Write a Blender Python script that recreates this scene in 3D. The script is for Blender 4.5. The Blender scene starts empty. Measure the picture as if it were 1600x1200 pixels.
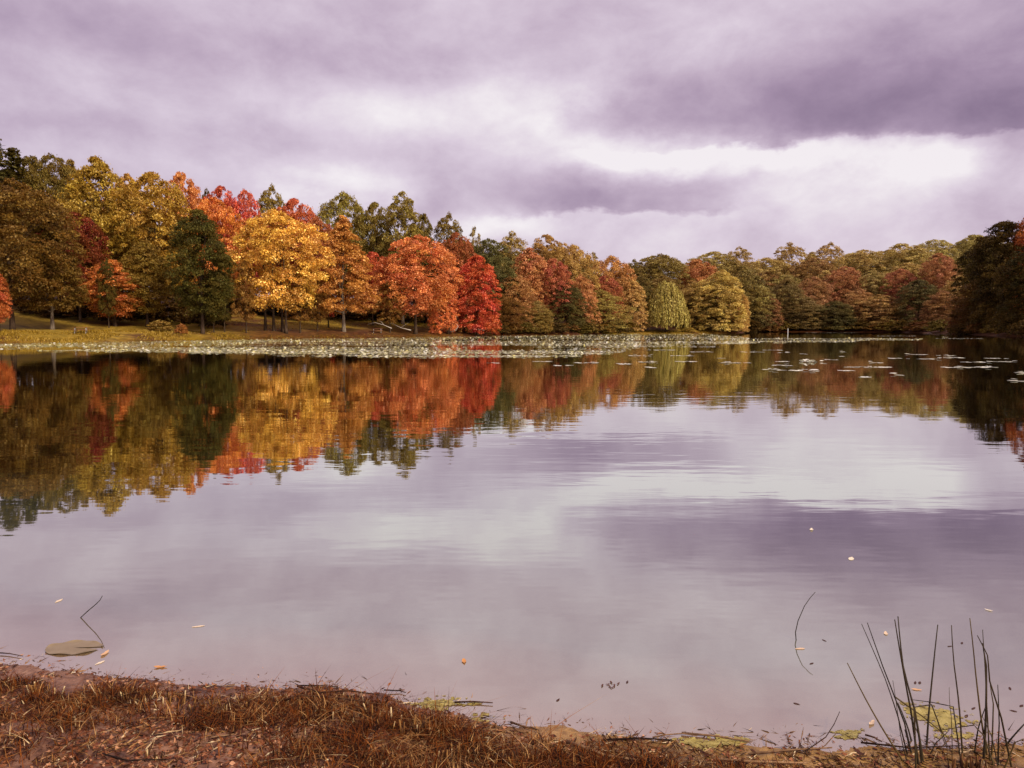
import bpy, math, random
import numpy as np
from mathutils import Vector

# ------------------------------------------------------------------ camera, sky, sun, exposure
SC = bpy.context.scene
COL = SC.collection
CAM_H = 2.0
F_PX = 1200.0            # focal length in pixels of the 1600 px wide photograph
PITCH = math.radians(4.35)
cam_d = bpy.data.cameras.new('camera')
cam_d.sensor_width = 36.0
cam_d.lens = 36.0 * F_PX / 1600.0
cam_d.clip_start = 0.05
cam_d.clip_end = 12000
cam = bpy.data.objects.new('camera', cam_d)
COL.objects.link(cam)
cam.location = (0, 0, CAM_H)
cam.rotation_euler = (math.pi / 2 - PITCH, 0, 0)
SC.camera = cam

EXPOSURE = 1.45
SC.view_settings.view_transform = 'Standard'
SC.view_settings.look = 'None'
SC.view_settings.gamma = 1.0
SC.view_settings.exposure = EXPOSURE
SC.view_settings.use_curve_mapping = False
SUN_DIR = Vector((0.62, -0.58, 0.66)).normalized()     # towards the sun, which stands behind thin cloud
sun_d = bpy.data.lights.new('sun', 'SUN')
sun_d.energy = 1.5
sun_d.angle = math.radians(12)
sun_d.color = (1.0, 0.90, 0.74)
sun = bpy.data.objects.new('sun', sun_d)
COL.objects.link(sun)
sun.location = (60, -60, 120)
sun.rotation_euler = SUN_DIR.to_track_quat('Z', 'Y').to_euler()


def ray(px, py):
    """world direction through a point of the photograph"""
    cx, cy = (px - 800) / F_PX, -(py - 600) / F_PX
    c, s = math.cos(PITCH), math.sin(PITCH)
    return np.array([cx, c + cy * s, cy * c - s])


def azel(px, py):
    d = ray(px, py)
    d = d / np.linalg.norm(d)
    return math.degrees(math.atan2(d[0], d[1])), math.degrees(math.asin(d[2]))


def on_z(px, py, z=0.0):
    d = ray(px, py)
    t = (z - CAM_H) / d[2]
    return np.array([0, 0, CAM_H]) + d * t


def at_y(px, py, y):
    d = ray(px, py)
    return np.array([0, 0, CAM_H]) + d * (y / d[1])


def srgb(r, g, b):
    f = lambda c: (c / 255 / 12.92) if c / 255 <= 0.04045 else ((c / 255 + 0.055) / 1.055) ** 2.4
    return (f(r), f(g), f(b))


class NT:
    """small helper for building node trees"""

    def __init__(self, tree):
        self.t = tree
        tree.nodes.clear()

    def n(self, kind, **kw):
        nd = self.t.nodes.new(kind)
        for k, v in kw.items():
            setattr(nd, k, v)
        return nd

    def link(self, a, b):
        self.t.links.new(a, b)

    def put(self, sock, v):
        if hasattr(v, 'is_linked') or isinstance(v, bpy.types.NodeSocket):
            self.link(v, sock)
        else:
            sock.default_value = v

    def math(self, op, a, b=0.0, c=0.0, clamp=False):
        nd = self.n('ShaderNodeMath', operation=op, use_clamp=clamp)
        for s, v in zip(nd.inputs, (a, b, c)):
            self.put(s, v)
        return nd.outputs[0]

    def noise(self, vec, scale, detail=3.0, rough=0.55, dist=0.0):
        nd = self.n('ShaderNodeTexNoise')
        if vec is not None:
            self.link(vec, nd.inputs['Vector'])
        nd.inputs['Scale'].default_value = scale
        nd.inputs['Detail'].default_value = detail
        nd.inputs['Roughness'].default_value = rough
        nd.inputs['Distortion'].default_value = dist
        return nd

    def ramp(self, fac, stops, interp='LINEAR'):
        nd = self.n('ShaderNodeValToRGB')
        cr = nd.color_ramp
        cr.interpolation = interp
        while len(cr.elements) < len(stops):
            cr.elements.new(0.5)
        for e, (p, c) in zip(cr.elements, stops):
            e.position = p
            e.color = (c[0], c[1], c[2], 1) if len(c) == 3 else c
        self.link(fac, nd.inputs[0])
        return nd.outputs[0]

    def mix(self, fac, a, b, blend='MIX'):
        nd = self.n('ShaderNodeMix', data_type='RGBA', blend_type=blend)
        self.put(nd.inputs[0], fac)
        for s, v in ((nd.inputs[6], a), (nd.inputs[7], b)):
            if isinstance(v, tuple) and len(v) == 3:
                v = (*v, 1)
            self.put(s, v)
        return nd.outputs[2]

    def vmath(self, op, a, b=None):
        nd = self.n('ShaderNodeVectorMath', operation=op)
        self.put(nd.inputs[0], a)
        if b is not None:
            self.put(nd.inputs[1], b)
        return nd.outputs[0]


# sky: Nishita daylight under a nearly closed deck of lilac grey cloud
world = bpy.data.worlds.new('World')
SC.world = world
world.use_nodes = True
W = NT(world.node_tree)
tc = W.n('ShaderNodeTexCoord')
sep = W.n('ShaderNodeSeparateXYZ')
W.link(tc.outputs['Generated'], sep.inputs[0])
dx, dy, dz = sep.outputs
az0 = W.math('MULTIPLY', W.math('ARCTAN2', dx, dy), 57.29578)
el0 = W.math('MULTIPLY', W.math('ARCSINE', dz), 57.29578)
# flattened noise coordinate: cloud features are wider than they are tall near the horizon
comb = W.n('ShaderNodeCombineXYZ')
W.link(dx, comb.inputs[0]); W.link(dy, comb.inputs[1])
W.link(W.math('MULTIPLY', dz, 1.6), comb.inputs[2])
fl = comb.outputs[0]
w1 = W.noise(fl, 3.2, 2.0, 0.6)
sw = W.n('ShaderNodeSeparateColor')
W.link(w1.outputs['Color'], sw.inputs[0])
w2 = W.noise(fl, 10.0, 5.0, 0.62)
sw2 = W.n('ShaderNodeSeparateColor')
W.link(w2.outputs['Color'], sw2.inputs[0])


def centred(s, amp):
    return W.math('MULTIPLY', W.math('SUBTRACT', s, 0.5), amp)


az = W.math('ADD', W.math('ADD', az0, centred(sw.outputs[0], 9.0)), centred(sw2.outputs[0], 5.5))
el = W.math('ADD', W.math('ADD', el0, centred(sw.outputs[1], 2.6)), centred(sw2.outputs[1], 2.8))


def sq(s):
    return W.math('MULTIPLY', s, s)


def gauss(px, py, spx, spy, amp):
    a, e = azel(px, py)
    sa, se = spx / F_PX * 57.3, spy / F_PX * 57.3
    q = W.math('ADD', sq(W.math('MULTIPLY', W.math('SUBTRACT', az, a), 1 / sa)),
               sq(W.math('MULTIPLY', W.math('SUBTRACT', el, e), 1 / se)))
    return W.math('MULTIPLY', W.math('EXPONENT', W.math('MULTIPLY', q, -1.0)), amp)


def shelf(px, py, spx, hpx, soft, amp):
    """a flat-bottomed bank of cloud: sharp lower edge at py, fading upwards over hpx"""
    a, e = azel(px, py)
    sa, h, so = spx / F_PX * 57.3, hpx / F_PX * 57.3, soft / F_PX * 57.3
    up = W.math('SUBTRACT', el, e)
    step = W.math('MULTIPLY_ADD', up, 1 / (2 * so), 0.5, clamp=True)
    fade = W.math('EXPONENT', W.math('MULTIPLY', sq(W.math('MULTIPLY', W.math('MAXIMUM', up, 0.0), 1 / h)), -1.0))
    qa = W.math('MULTIPLY', W.math('SUBTRACT', az, a), 1 / sa)
    q4 = sq(sq(qa))
    ga = W.math('EXPONENT', W.math('MULTIPLY', q4, -1.0))
    return W.math('MULTIPLY', W.math('MULTIPLY', step, W.math('MULTIPLY', fade, ga)), amp)


cl1 = W.noise(fl, 2.6, 2.0, 0.55)
cl2 = W.noise(fl, 8.0, 6.0, 0.6, 0.15)
B = W.math('ADD', 0.56, W.math('ADD', centred(cl1.outputs[0], 0.42), centred(cl2.outputs[0], 0.66)))
for f in (
    gauss(680, 180, 300, 60, 0.33), gauss(870, 165, 110, 50, 0.28), gauss(990, 246, 120, 28, 0.50),
    gauss(1230, 248, 150, 22, 0.42), gauss(1440, 255, 90, 30, 0.38), gauss(540, 285, 110, 34, 0.28),
    gauss(760, 350, 150, 26, 0.38), gauss(1250, 315, 380, 45, 0.22),
    gauss(60, 130, 170, 60, 0.12), gauss(1040, 60, 220, 45, 0.14), gauss(330, 70, 260, 40, -0.12),
    gauss(900, 420, 900, 50, 0.12), gauss(1330, 90, 330, 60, -0.10), gauss(1430, 170, 240, 60, -0.14),
    shelf(1340, 224, 390, 100, 4, -0.30), shelf(970, 335, 180, 50, 4, -0.34), shelf(330, 240, 340, 70, 20, -0.16),
    gauss(1000, 160, 80, 40, -0.18), gauss(640, 330, 130, 20, -0.10),
):
    B = W.math('ADD', B, f)
# an overcast sky grows brighter towards the zenith
B = W.math('ADD', B, W.math('MULTIPLY', W.math('MULTIPLY_ADD', el0, 1 / 35, -0.4, clamp=True), 0.10))
clouds = W.ramp(B, [
    (0.05, srgb(136, 112, 138)), (0.28, srgb(164, 140, 164)), (0.50, srgb(193, 172, 191)),
    (0.72, srgb(219, 203, 217)), (0.95, srgb(244, 236, 239))])
SKY_STRENGTH = 0.1
gain = 1.0 / (SKY_STRENGTH * 2 ** EXPOSURE)
cloudy = W.mix(1.0, clouds, (gain, gain, gain), 'MULTIPLY')
sky = W.n('ShaderNodeTexSky', sky_type='NISHITA', sun_disc=False)
sky.sun_elevation = math.asin(SUN_DIR.z)
sky.sun_rotation = math.atan2(SUN_DIR.x, SUN_DIR.y)
both = W.mix(0.965, sky.outputs[0], cloudy)
bg = W.n('ShaderNodeBackground')
bg.inputs[1].default_value = SKY_STRENGTH
W.link(both, bg.inputs[0])
wo = W.n('ShaderNodeOutputWorld')
W.link(bg.outputs[0], wo.inputs[0])

SC.cycles.max_bounces = 5
SC.cycles.diffuse_bounces = 2
SC.cycles.glossy_bounces = 2
world.cycles.sampling_method = 'MANUAL'
world.cycles.sample_map_resolution = 256
SC.cycles.transparent_max_bounces = 8
SC.cycles.use_denoising = True

rng = np.random.default_rng(11)
random.seed(5)


# ------------------------------------------------------------------ mesh helpers
def tag(o, label=None, cat=None, group=None, kind=None):
    for k, v in (('label', label), ('category', cat), ('group', group), ('kind', kind)):
        if v:
            o[k] = v
    return o


def empty(name, loc=(0, 0, 0), rz=0.0, scale=(1, 1, 1)):
    o = bpy.data.objects.new(name, None)
    COL.objects.link(o)
    o.location = loc
    o.rotation_euler = (0, 0, rz)
    o.scale = scale
    o.empty_display_size = 0.3
    return o


def link_mesh(name, me, parent=None):
    o = bpy.data.objects.new(name, me)
    COL.objects.link(o)
    o.parent = parent
    return o


def mesh_np(name, V, faces_flat, sizes, mat, attrs=None, smooth=False):
    """mesh from numpy arrays; attrs = {name: per-face float array}"""
    V = np.asarray(V, dtype=np.float32)
    faces_flat = np.asarray(faces_flat, dtype=np.int32)
    sizes = np.asarray(sizes, dtype=np.int32)
    me = bpy.data.meshes.new(name)
    me.vertices.add(len(V))
    me.vertices.foreach_set('co', V.ravel())
    me.loops.add(len(faces_flat))
    me.loops.foreach_set('vertex_index', faces_flat)
    me.polygons.add(len(sizes))
    starts = np.concatenate([[0], np.cumsum(sizes)[:-1]]).astype(np.int32)
    me.polygons.foreach_set('loop_start', starts)
    me.polygons.foreach_set('loop_total', sizes)
    if smooth:
        me.polygons.foreach_set('use_smooth', np.ones(len(sizes), dtype=bool))
    me.update(calc_edges=True)
    for k, a in (attrs or {}).items():
        dom = 'FACE' if len(a) == len(sizes) else 'POINT'
        at = me.attributes.new(k, 'FLOAT', dom)
        at.data.foreach_set('value', np.asarray(a, dtype=np.float32))
    me.materials.append(mat)
    me.validate()
    return me


class Geo:
    """collects quads / tubes into one mesh"""

    def __init__(self):
        self.V, self.F, self.S, self.A = [], [], [], []
        self.nv = 0

    def add(self, V, faces, rnd=0.5):
        V = np.asarray(V, dtype=float)
        self.V.append(V)
        for f in faces:
            self.F.extend([i + self.nv for i in f])
            self.S.append(len(f))
            self.A.append(rnd)
        self.nv += len(V)

    def tube(self, pts, radii, sides=6, rnd=0.5, cap=True):
        pts = np.asarray(pts, dtype=float)
        n = len(pts)
        V = []
        prev = None
        for i in range(n):
            t = pts[min(i + 1, n - 1)] - pts[max(i - 1, 0)]
            t = t / (np.linalg.norm(t) + 1e-9)
            ref = np.array([1.0, 0, 0]) if abs(t[0]) < 0.8 else np.array([0, 1.0, 0])
            u = np.cross(t, ref); u /= np.linalg.norm(u)
            v = np.cross(t, u)
            for k in range(sides):
                a = 2 * math.pi * k / sides
                V.append(pts[i] + radii[i] * (math.cos(a) * u + math.sin(a) * v))
        F = []
        for i in range(n - 1):
            for k in range(sides):
                F.append((i * sides + k, i * sides + (k + 1) % sides, (i + 1) * sides + (k + 1) % sides, (i + 1) * sides + k))
        if cap:
            F.append(tuple(range((n - 1) * sides, n * sides)))
            F.append(tuple(reversed(range(sides))))
        self.add(V, F, rnd)

    def box(self, c, size, rot=0.0, tilt=0.0):
        """box with softened edges (a chamfered cross section along its long side)"""
        c = np.array(c, dtype=float)
        sx, sy, sz = [s / 2 for s in size]
        b = min(sx, sy, sz) * 0.25
        V = []
        for x in (-sx, sx):
            for (y, z) in ((-sy + b, -sz), (sy - b, -sz), (sy, -sz + b), (sy, sz - b), (sy - b, sz), (-sy + b, sz), (-sy, sz - b), (-sy, -sz + b)):
                X, Z = x * math.cos(tilt) - z * math.sin(tilt), x * math.sin(tilt) + z * math.cos(tilt)
                V.append(c + np.array([X * math.cos(rot) - y * math.sin(rot), X * math.sin(rot) + y * math.cos(rot), Z]))
        F = [(k, (k + 1) % 8, 8 + (k + 1) % 8, 8 + k) for k in range(8)] + [tuple(reversed(range(8))), tuple(range(8, 16))]
        self.add(V, F)

    def mesh(self, name, mat, smooth=True):
        return mesh_np(name, np.concatenate(self.V), self.F, self.S, mat, {'rnd': self.A}, smooth)

    def build(self, name, mat, parent=None, smooth=True):
        return link_mesh(name, self.mesh(name, mat, smooth), parent)


# ------------------------------------------------------------------ materials
def new_mat(name):
    m = bpy.data.materials.new(name)
    m.use_nodes = True
    return m, NT(m.node_tree)


def finish(N, shader):
    out = N.n('ShaderNodeOutputMaterial')
    N.link(shader, out.inputs[0])


def principled(N, color, rough=0.8, spec=0.3):
    p = N.n('ShaderNodeBsdfPrincipled')
    N.put(p.inputs['Base Color'], (*color, 1) if isinstance(color, tuple) else color)
    N.put(p.inputs['Roughness'], rough)
    p.inputs['Specular IOR Level'].default_value = spec
    return p


def leaf_material():
    """colour comes from the crown object; alpha of the object colour = share of a second, greener or browner tint"""
    m, N = new_mat('leaves')
    oi = N.n('ShaderNodeObjectInfo')
    at = N.n('ShaderNodeAttribute', attribute_name='rnd')
    ac = N.n('ShaderNodeAttribute', attribute_name='clump')
    tcn = N.n('ShaderNodeTexCoord')
    rv = N.vmath('ADD', tcn.outputs['Object'], N.vmath('SCALE', oi.outputs['Location']))
    nz = N.noise(rv, 0.22, 3.0, 0.6)
    hs = N.n('ShaderNodeHueSaturation')
    N.link(oi.outputs['Color'], hs.inputs['Color'])
    # second tint: the tree's own colour pushed towards olive
    olive = N.mix(0.6, oi.outputs['Color'], N.mix(oi.outputs['Random'], srgb(120, 96, 24), srgb(150, 88, 28)))
    f = N.math('MULTIPLY_ADD', N.math('SUBTRACT', nz.outputs[0], 0.5), 5.0, 0.5, clamp=True)
    hue = N.math('MULTIPLY_ADD', N.math('SUBTRACT', ac.outputs['Fac'], 0.5), 0.018, 0.510)
    hue = N.math('ADD', hue, N.math('MULTIPLY', N.math('SUBTRACT', nz.outputs[0], 0.5), 0.05))
    hue = N.math('ADD', hue, N.math('MULTIPLY', N.math('SUBTRACT', at.outputs['Fac'], 0.5), 0.028))
    N.link(hue, hs.inputs['Hue'])
    sat = N.math('MULTIPLY_ADD', N.math('POWER', at.outputs['Fac'], 4.0), -0.16, 0.98)  # brightest sprays turn paler: highlights put into the leaf colour
    N.link(sat, hs.inputs['Saturation'])
    val = N.math('MULTIPLY_ADD', N.math('POWER', at.outputs['Fac'], 1.6), 1.25, 0.45)
    val = N.math('MULTIPLY', val, N.math('MULTIPLY_ADD', ac.outputs['Fac'], 0.5, 0.75))
    N.link(val, hs.inputs['Value'])
    fm = N.math('MULTIPLY', f, oi.outputs['Alpha'])
    c = N.mix(fm, hs.outputs[0], olive)
    p = principled(N, c, 0.62, 0.12)
    tr = N.n('ShaderNodeBsdfTranslucent')
    N.link(c, tr.inputs[0])
    mx = N.n('ShaderNodeMixShader')
    mx.inputs[0].default_value = 0.32
    N.link(p.outputs[0], mx.inputs[1]); N.link(tr.outputs[0], mx.inputs[2])
    finish(N, mx.outputs[0])
    return m


def bark_material(name, dark, light, scale=6.0):
    m, N = new_mat(name)
    tcn = N.n('ShaderNodeTexCoord')
    mp = N.n('ShaderNodeMapping')
    mp.inputs['Scale'].default_value = (1, 1, 0.25)
    N.link(tcn.outputs['Object'], mp.inputs[0])
    nz = N.noise(mp.outputs[0], scale, 5, 0.65)
    c = N.ramp(nz.outputs[0], [(0.3, dark), (0.7, light)])
    p = principled(N, c, 0.9, 0.1)
    bp = N.n('ShaderNodeBump')
    bp.inputs['Strength'].default_value = 0.5
    bp.inputs['Distance'].default_value = 0.03
    N.link(nz.outputs[0], bp.inputs['Height'])
    N.link(bp.outputs[0], p.inputs['Normal'])
    finish(N, p.outputs[0])
    return m


def rnd_material(name, stops, rough=0.8, spec=0.2, transl=0.0, noise_scale=0.0):
    """colour picked along a ramp by the piece's own random number"""
    m, N = new_mat(name)
    at = N.n('ShaderNodeAttribute', attribute_name='rnd')
    fac = at.outputs['Fac']
    if noise_scale:
        g = N.n('ShaderNodeNewGeometry')
        nz = N.noise(g.outputs['Position'], noise_scale, 4, 0.6)
        fac = N.math('ADD', fac, N.math('MULTIPLY', N.math('SUBTRACT', nz.outputs[0], 0.5), 0.9), clamp=True)
    c = N.ramp(fac, stops)
    p = principled(N, c, rough, spec)
    sh = p.outputs[0]
    if transl:
        tr = N.n('ShaderNodeBsdfTranslucent')
        N.link(c, tr.inputs[0])
        mx = N.n('ShaderNodeMixShader')
        mx.inputs[0].default_value = transl
        N.link(sh, mx.inputs[1]); N.link(tr.outputs[0], mx.inputs[2])
        sh = mx.outputs[0]
    finish(N, sh)
    return m


M = {
    'leaf': leaf_material(),
    'bark': bark_material('bark', srgb(38, 27, 20), srgb(86, 68, 52)),
    'bark_pale': bark_material('pale_bark', srgb(84, 72, 58), srgb(146, 130, 112)),
    'deadwood': bark_material('bleached_wood', srgb(150, 134, 118), srgb(215, 204, 190), 9.0),
    'table_wood': bark_material('weathered_table_wood', srgb(104, 62, 46), srgb(150, 98, 76), 4.0),
    'table_leg': bark_material('pale_table_frame', srgb(150, 142, 134), srgb(205, 198, 190), 4.0),
    'post': bark_material('white_paint', srgb(190, 186, 182), srgb(228, 225, 220), 4.0),
    'reed': rnd_material('reed_stem', [(0.0, srgb(34, 26, 16)), (0.5, srgb(58, 46, 24)), (1.0, srgb(96, 78, 40))], 0.6, 0.3, noise_scale=14),
    'stub': rnd_material('cut_reed', [(0.0, srgb(42, 22, 12)), (0.5, srgb(92, 56, 28)), (0.85, srgb(140, 100, 52)), (1.0, srgb(205, 178, 132))], 0.8, 0.2, noise_scale=20),
    'twig': rnd_material('twig_bark', [(0.0, srgb(30, 18, 12)), (0.5, srgb(70, 42, 26)), (1.0, srgb(150, 116, 84))], 0.85, 0.2, noise_scale=30),
    'straw': rnd_material('straw', [(0.0, srgb(40, 20, 10)), (0.5, srgb(92, 54, 26)), (0.85, srgb(150, 108, 62)), (1.0, srgb(220, 196, 156))], 0.75, 0.2),
    'drygrass': rnd_material('dry_grass', [(0.0, srgb(28, 11, 6)), (0.35, srgb(64, 27, 10)), (0.62, srgb(112, 54, 16)), (0.87, srgb(142, 78, 24)), (1.0, srgb(206, 158, 100))], 0.75, 0.15, 0.25, 3.0),
    'shoregrass': rnd_material('shore_grass', [(0.0, srgb(84, 60, 16)), (0.4, srgb(138, 108, 28)), (0.75, srgb(168, 134, 44)), (1.0, srgb(206, 172, 90))], 0.8, 0.1, 0.25, 0.12),
    'fallen': rnd_material('fallen_leaf', [(0.0, srgb(58, 28, 16)), (0.3, srgb(110, 56, 28)), (0.6, srgb(206, 140, 74)), (1.0, srgb(244, 226, 196))], 0.5, 0.4, 0.1),
    'litter': rnd_material('leaf_litter', [(0.0, srgb(44, 20, 14)), (0.4, srgb(104, 54, 32)), (0.8, srgb(140, 84, 50)), (1.0, srgb(200, 146, 108))], 0.7, 0.25),
    'algae': rnd_material('algae', [(0.0, srgb(104, 84, 34)), (0.5, srgb(150, 132, 62)), (1.0, srgb(190, 172, 104))], 0.45, 0.4, 0.0, 9.0),
    'pad': rnd_material('lily_pad', [(0.0, srgb(166, 146, 56)), (0.3, srgb(218, 204, 116)), (0.6, srgb(240, 232, 178)), (1.0, srgb(248, 244, 228))], 0.3, 0.8),  # whites of this ramp stand in for sky glare on the pads
    'nearpad': rnd_material('old_lily_pad', [(0.0, srgb(104, 86, 62)), (0.5, srgb(134, 114, 86)), (1.0, srgb(154, 134, 106))], 0.4, 0.5, 0.0, 12.0),
}


def ground_material():
    m, N = new_mat('ground')
    g = N.n('ShaderNodeNewGeometry')
    pos = g.outputs['Position']
    near = N.n('ShaderNodeAttribute', attribute_name='near')
    meadow = N.n('ShaderNodeAttribute', attribute_name='meadow')
    # near bank: wet pinkish brown mud
    n1 = N.noise(pos, 2.2, 6, 0.62)
    n2 = N.noise(pos, 23.0, 5, 0.65)
    mudf = N.math('ADD', N.math('MULTIPLY', n1.outputs[0], 0.6), N.math('MULTIPLY', n2.outputs[0], 0.4))
    mud = N.ramp(mudf, [(0.30, srgb(42, 24, 16)), (0.45, srgb(94, 60, 43)), (0.58, srgb(136, 96, 73)), (0.72, srgb(182, 142, 114))])
    och = N.n('ShaderNodeAttribute', attribute_name='ochre')
    mud2 = N.ramp(mudf, [(0.30, srgb(66, 44, 20)), (0.45, srgb(122, 88, 44)), (0.58, srgb(164, 124, 68)), (0.72, srgb(198, 162, 104))])
    mud = N.mix(och.outputs['Fac'], mud, mud2)
    # far woods: leaf litter and olive grass
    n3 = N.noise(pos, 0.10, 5, 0.6)
    n4 = N.noise(pos, 1.1, 5, 0.7)
    lit = N.ramp(n4.outputs[0], [(0.3, srgb(46, 24, 12)), (0.55, srgb(88, 48, 24)), (0.75, srgb(128, 82, 40))])
    gra = N.ramp(n4.outputs[0], [(0.3, srgb(96, 78, 20)), (0.55, srgb(154, 122, 36)), (0.75, srgb(186, 154, 66))])
    gf = N.math('MULTIPLY', meadow.outputs['Fac'], N.math('MULTIPLY_ADD', N.math('SUBTRACT', n3.outputs[0], 0.42), 6.0, 0.5, clamp=True))
    far = N.mix(gf, lit, gra)
    c = N.mix(near.outputs['Fac'], far, mud)
    wet = N.n('ShaderNodeAttribute', attribute_name='wet')
    rough = N.math('MULTIPLY', N.math('MULTIPLY_ADD', n2.outputs[0], 0.5, 0.35), N.math('MULTIPLY_ADD', wet.outputs['Fac'], -0.6, 1.0))
    p = principled(N, c, rough, 0.35)
    bp = N.n('ShaderNodeBump')
    bp.inputs['Strength'].default_value = 0.6
    bp.inputs['Distance'].default_value = 0.02
    N.link(n2.outputs[0], bp.inputs['Height'])
    N.link(bp.outputs[0], p.inputs['Normal'])
    finish(N, p.outputs[0])
    return m


def water_material():
    m, N = new_mat('pond_water')
    g = N.n('ShaderNodeNewGeometry')
    dep = N.n('ShaderNodeAttribute', attribute_name='depth')
    pos = g.outputs['Position']
    mp = N.n('ShaderNodeMapping')
    mp.inputs['Scale'].default_value = (0.35, 1.0, 1.0)
    N.link(pos, mp.inputs[0])
    nz = N.noise(mp.outputs[0], 1.5, 3, 0.5)
    nb = N.noise(mp.outputs[0], 0.13, 2, 0.5)
    # faint breeze patches out on the pond
    patch = N.math('MULTIPLY_ADD', N.math('SUBTRACT', nb.outputs[0], 0.48), 4.0, 0.25, clamp=True)
    hgt = N.math('MULTIPLY', nz.outputs[0], N.math('MULTIPLY_ADD', patch, 0.9, 0.35))
    bp = N.n('ShaderNodeBump')
    bp.inputs['Strength'].default_value = 1.0
    bp.inputs['Distance'].default_value = 0.006
    N.link(hgt, bp.inputs['Height'])
    gl = N.n('ShaderNodeBsdfGlossy')
    gl.inputs['Roughness'].default_value = 0.02
    gl.inputs['Color'].default_value = (0.97, 0.98, 0.93, 1)
    N.link(bp.outputs[0], gl.inputs['Normal'])
    # suspended silt, thicker with depth; its pale shallows make up for a dimly lit bed
    murk = N.n('ShaderNodeBsdfDiffuse')
    silt = N.ramp(N.math('MULTIPLY', dep.outputs['Fac'], 2.0, clamp=True), [
        (0.0, srgb(186, 142, 104)), (0.03, srgb(158, 130, 96)), (0.10, srgb(116, 112, 88)), (0.5, srgb(80, 80, 62)), (1.0, srgb(20, 14, 8))])
    N.link(silt, murk.inputs['Color'])
    clear = N.n('ShaderNodeBsdfTransparent')
    clear.inputs['Color'].default_value = (0.93, 0.86, 0.80, 1)
    op = N.math('SUBTRACT', 1.0, N.math('EXPONENT', N.math('MULTIPLY_ADD', dep.outputs['Fac'], -16.0, -0.7)))
    body = N.n('ShaderNodeMixShader')
    N.link(op, body.inputs[0]); N.link(clear.outputs[0], body.inputs[1]); N.link(murk.outputs[0], body.inputs[2])
    fr = N.n('ShaderNodeFresnel')
    fr.inputs['IOR'].default_value = 1.33
    mx = N.n('ShaderNodeMixShader')
    N.link(N.math('POWER', fr.outputs[0], 0.27), mx.inputs[0]); N.link(body.outputs[0], mx.inputs[1]); N.link(gl.outputs[0], mx.inputs[2])
    finish(N, mx.outputs[0])
    return m


# ------------------------------------------------------------------ terrain: one sheet with the pond bed in it
def gp(px, d):
    return ((px - 800) / F_PX * d, d)


near_edge = [on_z(*p)[:2] for p in ((-500, 900), (-160, 1012), (0, 1038), (150, 1056), (300, 1071), (450, 1077), (600, 1084),
                                    (690, 1100), (820, 1128), (1000, 1150), (1200, 1160), (1400, 1168), (1600, 1174), (1900, 1172))]
far_edge = [gp(1600, 136), gp(1545, 160), gp(1480, 198), gp(1400, 233), gp(1300, 244), gp(1200, 246), gp(1150, 238), gp(1166, 217),
            gp(1158, 198), gp(1060, 189), gp(985, 187), gp(900, 166), gp(800, 152), gp(700, 138), gp(600, 128), gp(500, 119), gp(400, 111),
            gp(300, 103), gp(200, 96), gp(100, 90), gp(0, 85)]
LAKE = np.array([(-45, 7)] + [tuple(p) for p in near_edge] + [(12, 4.4), (40, 8), (85, 40), (100, 95)] + far_edge + [(-74, 70), (-78, 40), (-66, 16)])


def vnoise(x, y, seed=0):
    """smooth value noise, vectorised"""
    x = np.asarray(x, dtype=float); y = np.asarray(y, dtype=float)
    xi, yi = np.floor(x).astype(np.int64), np.floor(y).astype(np.int64)
    fx, fy = x - xi, y - yi
    fx, fy = fx * fx * (3 - 2 * fx), fy * fy * (3 - 2 * fy)

    def h(a, b):
        n = (a * 374761393 + b * 668265263 + seed * 974634777) & 0xFFFFFFFF
        n = ((n ^ (n >> 13)) * 1274126177) & 0xFFFFFFFF
        return ((n ^ (n >> 16)) & 0xFFFF) / 65535.0
    return (h(xi, yi) * (1 - fx) + h(xi + 1, yi) * fx) * (1 - fy) + (h(xi, yi + 1) * (1 - fx) + h(xi + 1, yi + 1) * fx) * fy


def shore_dist(x, y):
    """signed distance to the waterline, positive on land"""
    x = np.atleast_1d(np.asarray(x, dtype=float)); y = np.atleast_1d(np.asarray(y, dtype=float))
    best = np.full(x.shape, 1e18)
    inside = np.zeros(x.shape, dtype=bool)
    n = len(LAKE)
    for i in range(n):
        ax, ay = LAKE[i]; bx, by = LAKE[(i + 1) % n]
        ex, ey = bx - ax, by - ay
        t = np.clip(((x - ax) * ex + (y - ay) * ey) / (ex * ex + ey * ey), 0, 1)
        best = np.minimum(best, (x - ax - t * ex) ** 2 + (y - ay - t * ey) ** 2)
        cross = ((ay > y) != (by > y)) & (x < (bx - ax) * (y - ay) / (by - ay + 1e-12) + ax)
        inside ^= cross
    d = np.sqrt(best)
    return np.where(inside, -d, d)


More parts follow.
